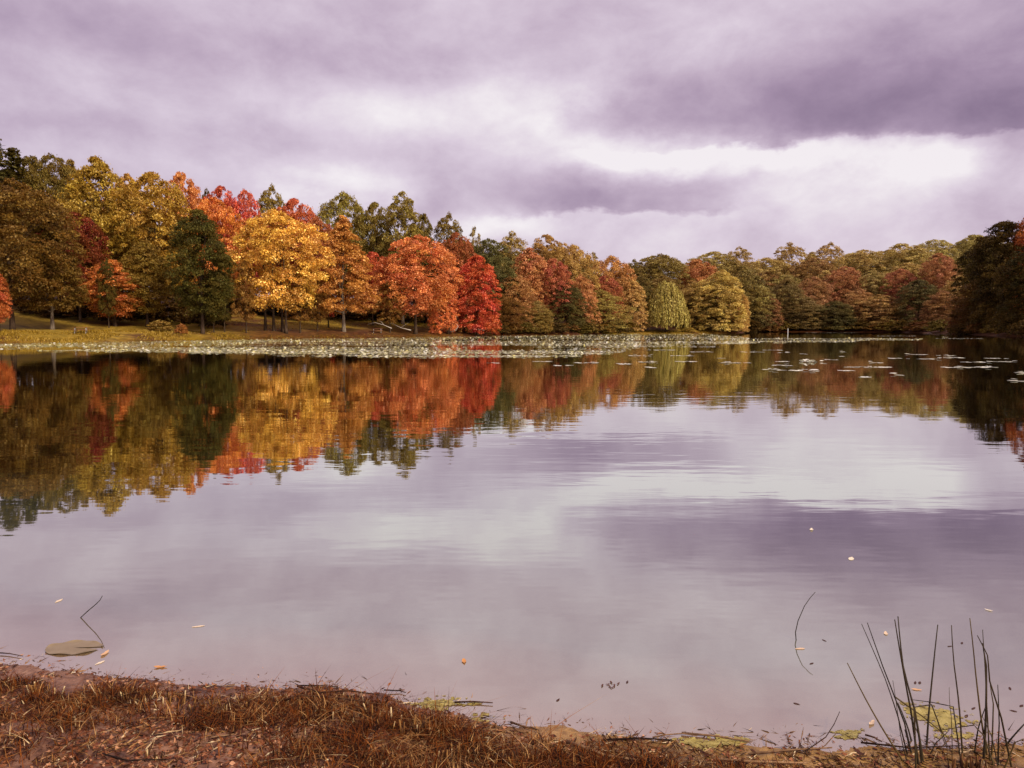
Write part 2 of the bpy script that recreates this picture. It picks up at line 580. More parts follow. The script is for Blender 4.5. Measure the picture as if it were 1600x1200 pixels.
def terrain(x, y):
    x = np.atleast_1d(np.asarray(x, dtype=float)); y = np.atleast_1d(np.asarray(y, dtype=float))
    r = np.hypot(x, y)
    nearw = np.clip((14 - r) / 6, 0, 1)
    sd = shore_dist(x, y)
    sd_n = sd + nearw * ((vnoise(x * 1.9 - y * 1.3, x * 1.3 + y * 1.9, 3) - 0.5) * 0.16 + (vnoise(x * 5.1 + y * 3.7, y * 5.1 - x * 3.7, 4) - 0.5) * 0.06
                      + (vnoise(x * 15 - y * 9, x * 9 + y * 15, 6) - 0.5) * 0.035)
    sd_f = sd + (1 - nearw) * (vnoise(x * 0.16, y * 0.16, 5) - 0.5) * 4.0
    # near bank
    amp = np.interp(x, [-3, 0.0, 0.6, 3], [0.055, 0.055, 0.025, 0.02])
    land_n = amp * (1 - np.exp(-np.maximum(sd_n - 0.14, 0) / 0.30)) + 0.035 * np.maximum(sd_n, 0) + 0.003
    land_n = land_n + np.clip((sd_n - .08) * 5, 0, 1) * ((vnoise(x * 4 - y * 3, x * 3 + y * 4, 7) - 0.5) * np.interp(x, [-.4, .6], [.06, .02]) + (vnoise(x * 13 + y * 8, y * 13 - x * 8, 8) - 0.5) * 0.02)
    bed_n = -0.05 * np.maximum(-sd_n, 0) - 0.10 * np.maximum(-sd_n - 1.6, 0) - 0.002
    zn = np.where(sd_n > 0, land_n, np.maximum(bed_n, -2.5))
    # far shore: low grassy bank, then hills behind
    s = np.maximum(sd_f, 0)
    left = np.clip((20 - x) / 60, 0, 1)
    hill = left * 7.5 * (1 / (1 + np.exp(-(s - 50) / 13))) + (1 - left) * 13 * (1 / (1 + np.exp(-(s - 42) / 15)))
    hill = hill + np.clip((s - 90) / 300, 0, 1) * 10
    hill = hill - np.where(s < 60, hill * np.clip((18 - s) / 18, 0, 1), 0)
    hill = np.where(y < 20, 0, hill)
    land_f = 0.06 + np.interp(x, [0, 25], [1.0, 0.5]) * (1 - np.exp(-s / 4.0)) + 0.026 * np.minimum(s, 60) + hill + (vnoise(x * 0.3, y * 0.3, 9) - 0.5) * 0.2 * np.clip(s / 3, 0, 1)
    zf = np.where(sd_f > 0, land_f, np.maximum(0.12 * sd_f, -2.5) - 0.01)
    return zn * nearw + zf * (1 - nearw)


def tz(x, y):
    return float(terrain(x, y)[0])


def polar_sheet(r0, r1, grow, ang):
    rs = [r0]
    while rs[-1] < r1:
        rs.append(rs[-1] + (0.018 if 2.7 < rs[-1] < 6.5 else rs[-1] * (grow - 1) + 0.004))
    R = np.array(rs)
    A = np.array(ang)
    RR, AA = np.meshgrid(R, A, indexing='ij')
    X, Y = RR * np.sin(AA), RR * np.cos(AA)
    nr, na = len(R), len(A)
    i, j = np.meshgrid(np.arange(nr - 1), np.arange(na - 1), indexing='ij')
    q = np.stack([i * na + j, (i + 1) * na + j, (i + 1) * na + j + 1, i * na + j + 1], -1).reshape(-1, 4)
    return X.ravel(), Y.ravel(), q


front = np.radians(np.linspace(-46, 46, 330))
side = np.radians(np.linspace(46, 180, 60))[1:]
angs = np.concatenate([-side[::-1], front, side])
X, Y, Q = polar_sheet(0.6, 4500, 1.022, angs)
Z = terrain(X, Y)
R = np.hypot(X, Y)
SD = shore_dist(X, Y)
meadow = np.clip(1.0 - np.maximum(SD - 34, 0) / 10, 0, 1) * np.clip((8 - X) / 20, 0, 1)
# leaf litter lies in a belt at the water's edge between the picnic places
pxl = X / np.maximum(Y, 1) * F_PX + 800
belt = np.clip((pxl - 300 + 60 * (vnoise(X * .2, Y * .2, 12) - .5)) / 90, 0, 1) * np.clip((8.5 - SD) / 3, 0, 1)
meadow = meadow * (1 - .85 * belt)
spit = (pxl > 940) & (pxl < 1135) & (SD < 8)
meadow = np.where(spit, 1.0, meadow)
gme = mesh_np('ground', np.stack([X, Y, Z], 1), Q[:, ::-1].ravel(), np.full(len(Q), 4), ground_material(),
              {'near': np.clip((20 - R) / 8, 0, 1), 'meadow': meadow,
               'ochre': np.clip((X + .5) / .9, 0, 1) * (R < 20),
               'wet': np.clip(1 - (Z - .01) / .05, 0, 1)}, True)
tag(link_mesh('ground', gme), 'muddy near bank, pond bed and wooded far shore', None, None, 'structure')

wa = np.concatenate([-np.radians(np.linspace(60, 100, 10))[::-1], np.radians(np.linspace(-58, 58, 150)), np.radians(np.linspace(60, 100, 10))])
X, Y, Q = polar_sheet(2.0, 330, 1.025, wa)
wme = mesh_np('water', np.stack([X, Y, np.zeros_like(X)], 1), Q[:, ::-1].ravel(), np.full(len(Q), 4), water_material(),
              {'depth': np.maximum(-terrain(X, Y), 0)}, True)
tag(link_mesh('water', wme), 'calm pond water mirroring trees and clouds', None, None, 'structure')


# ------------------------------------------------------------------ trees
def unit(v):
    return v / (np.linalg.norm(v, axis=-1, keepdims=True) + 1e-9)


def quads_from(P, Nrm, size, aspect, rng, up_bias=None):
    """one leaf-spray quad (a kite shape) at each point P with normal Nrm"""
    n = len(P)
    t = unit(np.cross(Nrm, rng.normal(size=(n, 3))))
    b = np.cross(Nrm, t)
    s = np.asarray(size).reshape(-1, 1)
    a = s * aspect
    bend = Nrm * s * rng.uniform(-0.25, 0.25, (n, 1))
    V = np.stack([P - t * s, P - b * a + bend, P + t * s, P + b * a + bend], 1)
    return V.reshape(-1, 3)


PROFILES = {
    # height fraction in the crown -> radius fraction
    'round': ([0, .08, .25, .5, .72, .88, 1.0], [.42, .74, .96, 1.0, .84, .55, .10]),
    'oval': ([0, .1, .3, .5, .72, .88, 1.0], [.35, .68, .92, .98, .74, .45, .08]),
    'cone': ([0, .08, .22, .45, .7, .9, 1.0], [.55, .9, 1.0, .82, .5, .22, .04]),
    'full': ([0, .06, .25, .5, .72, .88, 1.0], [.80, .95, 1.0, .96, .78, .5, .10]),
    'poplar': ([0, .1, .3, .5, .75, .9, 1.0], [.45, .7, .9, 1.0, .85, .55, .12]),
    'sparse': ([0, .1, .3, .5, .72, .88, 1.0], [.4, .7, .9, 1.0, .84, .6, .15]),
}
PROTO = {}


def limb_tree(g, H, base, clumps, rng, r0, n_limb, lean=0.0, top=0.86):
    """tapered trunk with limbs that run out to the leaf clumps"""
    hs = np.linspace(0, top, 8)
    wob = np.cumsum(rng.normal(0, 0.012 * H, (8, 2)), 0) * np.linspace(0, 1, 8)[:, None]
    pts = np.stack([wob[:, 0] + lean * hs * H, wob[:, 1], hs * H], 1)
    rad = r0 * (1 - hs / top * 0.9)
    rad[0] *= 1.5
    g.tube(np.vstack([[pts[0][0], pts[0][1], -0.5], pts]), np.concatenate([[r0 * 1.7], rad]), 7, 0.5)
    idx = rng.permutation(len(clumps))[:n_limb]
    for k in idx:
        c = clumps[k]
        f = np.clip((c[2] / H) * 0.62, base * 0.8, top * 0.92)
        s = np.array([np.interp(f, hs, pts[:, 0]), np.interp(f, hs, pts[:, 1]), f * H])
        mid = s * 0.5 + c * 0.5 + np.array([0, 0, 0.05 * H]) * rng.uniform(-0.2, 1.0)
        rr = r0 * (1 - f / top * 0.85) * 0.42
        g.tube([s, s * 0.6 + mid * 0.4, mid, c], [rr, rr * 0.75, rr * 0.5, rr * 0.12], 5, 0.5, cap=False)


def make_tree_meshes(key, kind, seed, H=18.0, Rmax=6.0, base=0.16, n_clump=390, n_leaf=105, leaf=0.155, clump=1.0, flat=0.55,
                     r0=0.24, bark='bark', n_limb=16, stems=1, lobes=0.30):
    rng = np.random.default_rng(seed)
    zs, rs = PROFILES[kind]
    # lobed outline: a few bulges in random directions so that no two sides are alike
    nb = 9
    bd = unit(rng.normal(size=(nb, 3)) * np.array([1, 1, 0.8]))
    ba = rng.uniform(-0.6, 1.0, nb) * lobes
    t = np.zeros(0); C = []
    while len(C) < n_clump:
        tt = rng.uniform(0, 1) ** 0.92
        rr = np.interp(tt, zs, rs)
        if rng.uniform() > rr + 0.12:
            continue
        a = rng.uniform(0, 2 * math.pi)
        u = rng.uniform() ** 0.42
        d = unit(np.array([math.cos(a) * rr, math.sin(a) * rr, (tt - 0.5) * 2]))
        bulge = 1 + sum(ba[i] * max(0, float(d @ bd[i]) - 0.55) / 0.45 for i in range(nb))
        rad = Rmax * rr * u * bulge
        z = base * H + (1 - base) * H * (tt * (0.94 + 0.08 * (bulge - 1)))
        z -= 0.10 * rad * (0.6 - tt)          # outer limbs droop low down
        C.append([rad * math.cos(a), rad * math.sin(a), z])
    C = np.array(C)
    # leaves: flattened clumps whose upper shells carry most sprays
    m = n_leaf
    cs = clump * rng.uniform(0.4, 1.3, len(C))
    topf = (C[:, 2] - base * H) / ((1 - base) * H)
    cs *= np.interp(topf, [0, 0.75, 1.0], [1.0, 0.95, 0.55])
    ctr = np.repeat(C, m, 0)
    csr = np.repeat(cs, m)
    d = unit(rng.normal(size=(len(ctr), 3)) + np.array([0, 0, 0.35]))
    rr = rng.uniform(0.25, 1.0, len(ctr)) ** 0.5
    rr = np.where(rng.uniform(0, 1, len(ctr)) < .16, rr * rng.uniform(1.0, 1.75, len(ctr)), rr)
    off = d * (rr * csr)[:, None]
    off[:, 2] *= flat
    axis = np.array([0, 0, 1.0])
    outw = unit(ctr * np.array([1, 1, 0]))
    off[:, 2] -= 0.25 * (off * outw).sum(1)      # sprays hang outwards
    P = ctr + off
    nrm = unit(0.6 * d + 0.5 * axis + 0.25 * outw + rng.normal(0, 0.75, d.shape))
    size = leaf * rng.uniform(0.55, 1.25, len(P))
    V = quads_from(P, nrm, size, rng.uniform(0.4, 0.75, (len(P), 1)), rng)
    nq = len(P)
    crown = mesh_np(key + '_crown', V, np.arange(nq * 4), np.full(nq, 4), M['leaf'],
                    {'rnd': rng.uniform(0, 1, nq), 'clump': np.repeat(rng.uniform(0, 1, len(C)), m)})
    trunks = []
    for s in range(stems):
        g = Geo()
        limb_tree(g, H, base, C, rng, r0 * (1 if stems == 1 else 0.72), n_limb if s == 0 else 5, 0.0 if stems == 1 else rng.uniform(-0.05, 0.05))
        trunks.append(g.mesh(key + '_trunk', M[bark]))
    PROTO[key] = (trunks, crown, H, Rmax)


def make_conifer(key, seed, H=22.0, Rmax=3.6, bark='bark'):
    rng = np.random.default_rng(seed)
    P, Nn, Sz, Cl = [], [], [], []
    g = Geo()
    g.tube([(0, 0, -0.5), (0, 0, 0), (0.1, 0, H * 0.5), (0.05, 0.1, H)], [0.36, 0.3, 0.17, 0.02], 7)
    z = H * 0.12
    while z < H * 0.99:
        f = z / H
        R = Rmax * (1 - f) ** 0.72 * rng.uniform(0.75, 1.1) + 0.25
        for k in range(rng.integers(4, 7)):
            a = rng.uniform(0, 2 * math.pi)
            L = R * rng.uniform(0.65, 1.15)
            end = np.array([math.cos(a) * L, math.sin(a) * L, z + L * rng.uniform(-0.15, 0.22)])
            st = np.array([0.05, 0.05, z])
            g.tube([st, end], [0.05, 0.01], 4, cap=False)
            n = int(34 * L / 2 + 10)
            u = rng.uniform(0.2, 1.05, n)[:, None]
            pts = st + (end - st) * u + rng.normal(0, 0.28, (n, 3)) * np.array([1, 1, 0.55])
            P.append(pts)
            Nn.append(unit(rng.normal(0, 0.5, (n, 3)) + np.array([0, 0, 0.9]) + 0.3 * (end - st)))
            Sz.append(rng.uniform(0.16, 0.36, n))
            Cl.append(np.full(n, rng.uniform()))
        z += H * 0.028
    P = np.concatenate(P); Nn = np.concatenate(Nn); Sz = np.concatenate(Sz)
    V = quads_from(P, Nn, Sz, 0.5, rng)
    nq = len(P)
    crown = mesh_np(key + '_crown', V, np.arange(nq * 4), np.full(nq, 4), M['leaf'],
                    {'rnd': rng.uniform(0, 1, nq), 'clump': np.concatenate(Cl)})
    PROTO[key] = ([g.mesh(key + '_trunk', M[bark])], crown, H, Rmax)


def make_willow(key, seed, H=13.0, Rmax=6.2):
    rng = np.random.default_rng(seed)
    P, Nn, Sz, Cl, C = [], [], [], [], []
    for k in range(720):
        a = rng.uniform(0, 2 * math.pi)
        r = Rmax * rng.uniform(0.02, 1.0) ** 0.5
        top = H * math.sqrt(max(0.02, 1 - (r / (Rmax * 1.06)) ** 2)) * rng.uniform(0.86, 1.0)
        top = max(top, H * 0.35)
        C.append([r * math.cos(a), r * math.sin(a), top])
        ln = top * rng.uniform(0.25, 0.85)
        n = int(ln * 7) + 6
        u = np.linspace(0, 1, n)
        swing = 0.5 * u ** 1.5
        x = (r + swing) * math.cos(a) + rng.normal(0, 0.14, n)
        y = (r + swing) * math.sin(a) + rng.normal(0, 0.14, n)
        z = top - u * ln + rng.normal(0, 0.06, n)
        P.append(np.stack([x, y, np.maximum(z, 0.3)], 1))
        Nn.append(unit(np.stack([np.full(n, math.cos(a)), np.full(n, math.sin(a)), 0.5 - 0.4 * u], 1) + rng.normal(0, 0.4, (n, 3))))
        Sz.append(rng.uniform(0.16, 0.34, n))
        Cl.append(np.full(n, rng.uniform()))
    P = np.concatenate(P); Nn = np.concatenate(Nn); Sz = np.concatenate(Sz)
    # hanging sprays: long axis vertical
    n = len(P)
    down = np.tile(np.array([0, 0, -1.0]), (n, 1)) + rng.normal(0, 0.18, (n, 3))
    t = unit(down - Nn * (down * Nn).sum(1, keepdims=True))
    b = np.cross(Nn, t)
    s = Sz[:, None]
    V = np.stack([P - t * s * 1.0, P - b * s * 0.5, P + t * s * 1.0, P + b * s * 0.5], 1).reshape(-1, 3)
    crown = mesh_np(key + '_crown', V, np.arange(n * 4), np.full(n, 4), M['leaf'], {'rnd': rng.uniform(0, 1, n), 'clump': np.concatenate(Cl)})
    g = Geo()
    limb_tree(g, H, 0.25, np.array(C), rng, 0.34, 22, 0.0, 0.7)
    PROTO[key] = ([g.mesh(key + '_trunk', M['bark'])], crown, H, Rmax)


make_tree_meshes('round_a', 'round', 1, Rmax=6.2, base=0.20)
make_tree_meshes('round_b', 'round', 2, Rmax=5.6, base=0.21, lobes=0.45)
make_tree_meshes('oval_a', 'oval', 3, Rmax=4.8, base=0.18, n_clump=350)
make_tree_meshes('oval_b', 'oval', 4, Rmax=4.6, base=0.17, n_clump=350, lobes=0.45)
make_tree_meshes('cone_a', 'cone', 5, Rmax=5.2, base=0.17, flat=0.35, n_clump=360, bark='bark_pale')
make_tree_meshes('full_a', 'full', 6, Rmax=5.4, base=0.02, n_clump=440)
make_tree_meshes('full_b', 'full', 7, Rmax=5.8, base=0.03, n_clump=440, lobes=0.5, flat=0.45)
make_tree_meshes('full_c', 'full', 17, Rmax=5.0, base=0.02, n_clump=400, lobes=0.55, clump=1.1)
make_tree_meshes('poplar', 'poplar', 8, H=20, Rmax=3.9, base=0.25, n_clump=230, clump=0.85, bark='bark_pale', n_limb=26)
make_tree_meshes('sparse', 'sparse', 9, Rmax=5.0, base=0.2, n_clump=190, n_leaf=60, clump=0.85, n_limb=34, bark='bark_pale')
make_tree_meshes('airy', 'round', 10, Rmax=5.4, base=0.18, n_clump=270, n_leaf=95, clump=0.9, n_limb=26)
make_tree_meshes('multi', 'round', 12, Rmax=6.6, base=0.19, n_clump=500, n_leaf=105, clump=1.0, stems=4, r0=0.26, lobes=0.35)
make_tree_meshes('shrub', 'full', 13, H=3.0, Rmax=2.0, base=0.04, n_clump=70, n_leaf=40, leaf=0.17, clump=0.5, r0=0.05, n_limb=8, stems=1)
make_conifer('conifer', 14)
make_willow('willow', 15)


def place_tree(name, kind, px, top, width, d, rgb, label, cat='tree', mixv=0.5, group=None, rz=None, zoff=0.0, trunk_px=()):
    """px, top, width as seen in the photograph; d = metres out over the water"""
    trunks, crown, H, Rm = PROTO[kind]
    x = (px - 800) / F_PX * d
    zb = tz(x, d) + zoff
    ztop = at_y(px, top, d)[2]
    h = max(ztop - zb, 0.6)
    sx = 0.9 * (width / F_PX * d) / (2 * Rm)
    rz = random.uniform(0, 6.28) if rz is None else rz
    root = empty(name, (x, d, zb), rz, (sx, sx, h / H))
    for i, tm in enumerate(trunks):
        t = link_mesh('trunk', tm, root)
        if len(trunks) > 1:
            t.location = (((i * 1.7) % 4 - 1.6) * 0.9, ((i * 2.3) % 3 - 1.2) * 0.8, 0)
    c = link_mesh('crown', crown, root)
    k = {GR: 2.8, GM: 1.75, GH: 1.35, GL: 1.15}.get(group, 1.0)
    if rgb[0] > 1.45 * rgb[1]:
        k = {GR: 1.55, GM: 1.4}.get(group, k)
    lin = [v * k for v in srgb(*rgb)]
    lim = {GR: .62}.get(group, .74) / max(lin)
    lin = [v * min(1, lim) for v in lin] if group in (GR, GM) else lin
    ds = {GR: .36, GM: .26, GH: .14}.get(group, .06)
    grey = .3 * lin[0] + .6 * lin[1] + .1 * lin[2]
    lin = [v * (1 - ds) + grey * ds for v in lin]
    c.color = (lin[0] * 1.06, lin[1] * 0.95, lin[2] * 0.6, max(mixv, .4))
    tag(root, label, cat, group)
    return root


GL = 'trees along the left shore'
GH = 'trees on the ridge behind the left shore'
GM = 'trees on the middle shore'
GR = 'trees on the far right shore'
GE = 'dark trees at the right edge'
T = [
    # --- left shore, front
    ('oak_tree', 'round_a', 22, 268, 190, 96, (112, 80, 22), 'broad dark olive tree with a thick flared trunk on the grass at the left edge', GL, .5),
    ('maple_tree', 'cone_a', 84, 318, 118, 101, (112, 78, 24), 'olive brown cone-shaped tree with a thin pale trunk, second from the left edge', GL, .4),
    ('maple_tree', 'oval_b', 2, 425, 40, 92, (196, 84, 22), 'small orange tree low at the left edge of the picture', GL, .1),
    ('maple_tree', 'round_b', 128, 326, 92, 113, (124, 22, 12), 'dark red tree glimpsed between two olive trees on the left', GL, .1),
    ('poplar_tree', 'oval_a', 160, 238, 118, 120, (172, 136, 30), 'tall yellow olive tree, highest of the left shore group', GL, .45),
    ('maple_tree', 'oval_b', 182, 405, 92, 112, (206, 104, 24), 'low orange tree beneath the tall yellow olive one', GL, .35),
    ('maple_tree', 'round_b', 248, 262, 128, 124, (178, 136, 32), 'large golden olive tree left of the dark green tree', GL, .5),
    ('maple_tree', 'oval_a', 232, 372, 92, 114, (134, 104, 28), 'brown olive tree low in front of the large golden olive one', GL, .5),
    ('oak_tree', 'oval_b', 318, 326, 104, 108, (74, 70, 24), 'dark green oval tree left of the golden maple on the shore', GL, .2),
    ('maple_tree', 'round_a', 338, 298, 100, 130, (226, 122, 34), 'orange tree rising behind the dark green oval tree', GL, .2),
    ('maple_tree', 'multi', 434, 322, 156, 119, (230, 170, 58), 'bright golden maple with several trunks standing on the shore', GL, .16),
    ('maple_tree', 'cone_a', 538, 330, 116, 127, (196, 122, 48), 'tan orange layered tree with a pale trunk right of the golden maple', GL, .3),
    ('maple_tree', 'oval_b', 514, 392, 40, 133, (206, 22, 20), 'narrow scarlet tree squeezed between golden maple and tan tree', GL, .0),
    ('maple_tree', 'round_b', 583, 390, 60, 143, (206, 66, 36), 'small red orange tree behind the tan layered tree', GL, .2),
    ('maple_tree', 'round_a', 650, 360, 136, 137, (224, 118, 70), 'orange red maple whose foliage nearly reaches the shore', GL, .45),
    ('maple_tree', 'full_a', 690, 425, 46, 140, (232, 112, 64), 'coral orange lower tree on the right flank of the orange red maple', GL, .05),
    ('maple_tree', 'full_b', 746, 390, 84, 144, (204, 44, 26), 'scarlet maple right of the orange red maple', GL, .08),
    ('oak_tree', 'full_c', 782, 456, 56, 153, (120, 76, 26), 'brown olive bushy tree at the foot of the scarlet maple', GL, .4),
    # --- ridge behind the left shore
    ('pine_tree', 'conifer', 4, 212, 120, 128, (74, 68, 24), 'dark pine at the very left edge of the skyline', GH, .3),
    ('pine_tree', 'conifer', 34, 232, 110, 132, (82, 74, 26), 'second dark pine from the left on the skyline', GH, .3),
    ('oak_tree', 'round_b', 64, 236, 84, 136, (112, 92, 28), 'olive tree, third from the left on the skyline', GH, .3),
    ('oak_tree', 'round_a', 96, 230, 92, 140, (104, 86, 26), 'olive tree on the skyline left of the tall yellow olive tree', GH, .3),
    ('oak_tree', 'round_a', 52, 290, 130, 118, (114, 86, 24), 'olive round tree behind the two front trees at the left edge', GH, .5),
    ('oak_tree', 'oval_a', 124, 244, 66, 146, (138, 108, 28), 'pale olive tree top just left of the tall yellow olive tree', GH, .4),
    ('maple_tree', 'oval_b', 206, 270, 80, 140, (190, 132, 34), 'gold tree top between the tall yellow olive and golden olive trees', GH, .4),
    ('maple_tree', 'round_b', 290, 262, 76, 146, (212, 116, 52), 'peach orange narrow top above the orange tree on the left skyline', GH, .1),
    ('oak_tree', 'airy', 330, 288, 44, 156, (92, 72, 28), 'small dark tree tip left of the crimson tree tops', GH, .2),
    ('maple_tree', 'round_b', 354, 284, 62, 152, (198, 44, 44), 'left one of the two crimson tree tops on the skyline', GH, .0),
    ('maple_tree', 'round_a', 390, 287, 62, 150, (206, 36, 46), 'right one of the two crimson tree tops on the skyline', GH, .0),
    ('oak_tree', 'airy', 430, 281, 66, 156, (142, 116, 38), 'airy olive tree top right of the crimson ones', GH, .4),
    ('maple_tree', 'round_b', 466, 304, 88, 148, (196, 68, 34), 'red orange round tree on the skyline above the golden maple', GH, .15),
    ('maple_tree', 'round_a', 500, 330, 70, 144, (166, 74, 34), 'russet tree right behind the golden maple', GH, .3),
    ('oak_tree', 'round_a', 541, 291, 96, 158, (138, 120, 36), 'large dark olive round tree on the skyline above the tan tree', GH, .4),
    ('oak_tree', 'round_b', 590, 310, 74, 156, (126, 108, 34), 'dark olive tree left of the pale-trunked poplar', GH, .4),
    ('poplar_tree', 'poplar', 630, 290, 72, 150, (138, 118, 40), 'tall olive poplar with a pale trunk showing against the sky', GH, .3),
    ('oak_tree', 'round_b', 664, 328, 50, 158, (110, 92, 32), 'dark small tree right of the tall poplar', GH, .2),
    ('oak_tree', 'airy', 702, 326, 68, 160, (122, 98, 34), 'airy olive brown tree above the scarlet maple', GH, .3),
    ('maple_tree', 'round_b', 715, 358, 66, 154, (158, 66, 30), 'russet tree right beneath the airy olive brown top', GH, .3),
    ('birch_tree', 'sparse', 742, 346, 36, 168, (150, 124, 70), 'nearly bare small tree on the skyline above the scarlet maple', GH, .2),
    # --- middle shore
    ('oak_tree', 'round_a', 766, 366, 92, 160, (84, 80, 40), 'bluish dark green round tree right above the scarlet maple', GM, .2),
    ('oak_tree', 'airy', 800, 356, 74, 176, (152, 120, 44), 'pale olive tree top behind the bluish dark green tree', GM, .4),
    ('maple_tree', 'round_b', 852, 362, 74, 182, (158, 112, 36), 'golden brown tree top, second on the middle skyline', GM, .4),
    ('oak_tree', 'round_a', 892, 376, 80, 184, (162, 120, 38), 'golden olive round tree top sloping down on the middle skyline', GM, .4),
    ('birch_tree', 'sparse', 926, 388, 34, 200, (140, 112, 54), 'nearly bare tree top in the dip of the middle skyline', GM, .3),
    ('maple_tree', 'oval_a', 828, 384, 74, 168, (192, 104, 50), 'peach brown tree right of the bluish dark green tree', GM, .3),
    ('maple_tree', 'round_b', 862, 400, 62, 170, (182, 64, 42), 'dull red tree in the middle of the shore slope', GM, .15),
    ('maple_tree', 'full_a', 806, 424, 76, 160, (174, 108, 46), 'tan tree on the shore right of the scarlet maple', GM, .5),
    ('oak_tree', 'full_c', 838, 468, 56, 161, (136, 106, 34), 'low olive bushy tree at the waterline left of the dark gap', GM, .5),
    ('oak_tree', 'full_b', 884, 436, 74, 170, (76, 66, 24), 'dark green brown tree reaching the water, middle shore', GM, .3),
    ('maple_tree', 'full_a', 906, 426, 58, 176, (204, 118, 62), 'salmon orange tree above the dark green brown one', GM, .3),
    ('oak_tree', 'full_c', 936, 450, 76, 181, (138, 118, 32), 'yellow green bushy tree left of the pale golden one', GM, .4),
    ('maple_tree', 'round_a', 952, 394, 76, 196, (190, 118, 42), 'orange tan round tree behind the yellow green bush', GM, .35),
    ('maple_tree', 'round_b', 945, 428, 58, 186, (172, 64, 34), 'dull red tree under the orange tan round tree', GM, .2),
    ('maple_tree', 'full_b', 986, 432, 56, 192, (216, 158, 74), 'pale golden tree standing just left of the willow', GM, .25),
    ('willow_tree', 'willow', 1040, 437, 76, 192, (140, 122, 34), 'rounded yellow green willow with hanging branches', GM, .3),
    ('oak_tree', 'round_a', 1026, 392, 100, 222, (122, 100, 28), 'broad olive tree behind the willow', GM, .4),
    ('oak_tree', 'airy', 990, 402, 54, 232, (112, 94, 34), 'dark olive tree top left behind the willow', GM, .4),
    ('maple_tree', 'round_b', 1084, 402, 76, 226, (182, 96, 34), 'orange brown tree between the willow and the yellow point tree', GM, .4),
    ('maple_tree', 'full_c', 1084, 438, 66, 202, (148, 112, 34), 'olive tree right beside the willow', GM, .5),
    ('maple_tree', 'full_a', 1126, 418, 88, 199, (192, 158, 46), 'large yellow tree on the tip of the wooded point', GM, .25),
    ('maple_tree', 'full_c', 1150, 452, 44, 199, (198, 140, 46), 'small yellow orange tree overhanging the tip of the point', GM, .3),
    # --- far right shore: front, middle and skyline
    ('oak_tree', 'full_b', 1176, 424, 74, 248, (78, 62, 22), 'dark brown green tree in the shade right of the yellow point tree', GR, .3),
    ('maple_tree', 'full_a', 1196, 458, 60, 249, (158, 84, 40), 'rusty tree at the waterline right of the point', GR, .4),
    ('oak_tree', 'full_b', 1228, 430, 66, 252, (92, 72, 26), 'dark olive brown tree left of the peach one', GR, .4),
    ('maple_tree', 'round_b', 1268, 430, 58, 256, (222, 132, 78), 'peach pink tree on the far right shore', GR, .15),
    ('oak_tree', 'full_c', 1256, 462, 70, 249, (96, 74, 32), 'brown tree at the waterline below the peach pink tree', GR, .4),
    ('oak_tree', 'full_a', 1304, 468, 70, 247, (70, 62, 26), 'dark green tree at the waterline below the salmon tree', GR, .2),
    ('maple_tree', 'round_a', 1318, 412, 66, 262, (204, 104, 56), 'salmon orange tree right of the peach pink tree', GR, .2),
    ('maple_tree', 'full_a', 1340, 448, 60, 252, (196, 122, 56), 'tan orange small tree under the salmon one', GR, .3),
    ('oak_tree', 'round_b', 1358, 420, 66, 262, (116, 94, 34), 'olive tree between salmon and rose red trees', GR, .3),
    ('maple_tree', 'round_a', 1402, 416, 60, 256, (192, 78, 54), 'rose red tree on the far right shore', GR, .15),
    ('maple_tree', 'full_c', 1372, 458, 74, 246, (150, 104, 36), 'golden brown tree at the waterline below the rose red tree', GR, .5),
    ('oak_tree', 'full_b', 1432, 432, 80, 240, (66, 58, 24), 'blackish green tree right of the rose red tree', GR, .2),
    ('maple_tree', 'round_b', 1460, 392, 62, 250, (210, 108, 50), 'bright orange tree high on the far right slope', GR, .25),
    ('maple_tree', 'full_a', 1470, 452, 66, 224, (156, 92, 34), 'rusty brown tree in front of the blackish green one', GR, .4),
    ('maple_tree', 'full_c', 1494, 428, 60, 232, (140, 104, 30), 'olive gold tree left of the dark right edge trees', GR, .5),
    ('oak_tree', 'airy', 1152, 382, 56, 300, (178, 140, 66), 'pale round top alone on the skyline above the point', GR, .3),
    ('oak_tree', 'airy', 1230, 375, 76, 290, (206, 156, 64), 'pale gold top on the far right skyline', GR, .3),
    ('oak_tree', 'airy', 1292, 375, 62, 292, (198, 150, 60), 'second pale gold top on the far right skyline', GR, .3),
    ('oak_tree', 'round_a', 1196, 398, 84, 284, (150, 120, 38), 'olive gold tree below the skyline left of the pale gold tops', GR, .5),
    ('maple_tree', 'round_b', 1270, 400, 70, 280, (150, 100, 38), 'brown gold tree beneath the two pale gold tops', GR, .4),
    ('oak_tree', 'round_a', 1346, 386, 80, 296, (160, 126, 42), 'yellow olive tree on the skyline, right of the pale gold tops', GR, .5),
    ('oak_tree', 'round_b', 1400, 378, 84, 296, (138, 116, 38), 'olive tree on the rising right skyline', GR, .5),
    ('oak_tree', 'round_a', 1456, 370, 88, 298, (124, 108, 36), 'olive green tree higher on the rising right skyline', GR, .5),
    ('oak_tree', 'round_b', 1512, 364, 84, 296, (118, 104, 34), 'last olive green skyline tree before the dark right edge', GR, .5),
    ('oak_tree', 'round_b', 1100, 402, 60, 296, (120, 100, 34), 'dull olive skyline tree just left above the yellow point tree', GR, .5),
    # --- right edge: shade on the dark crowns is put into their colour
    ('oak_tree', 'full_b', 1562, 334, 128, 166, (76, 60, 22), 'tall blackish olive tree at the right edge of the picture', GE, .3),
    ('maple_tree', 'full_a', 1622, 296, 86, 160, (204, 92, 28), 'orange tree top cut off by the right edge', GE, .15),
    ('oak_tree', 'full_c', 1616, 372, 120, 146, (62, 54, 22), 'dark green tree at the right edge, nearest the water', GE, .2),
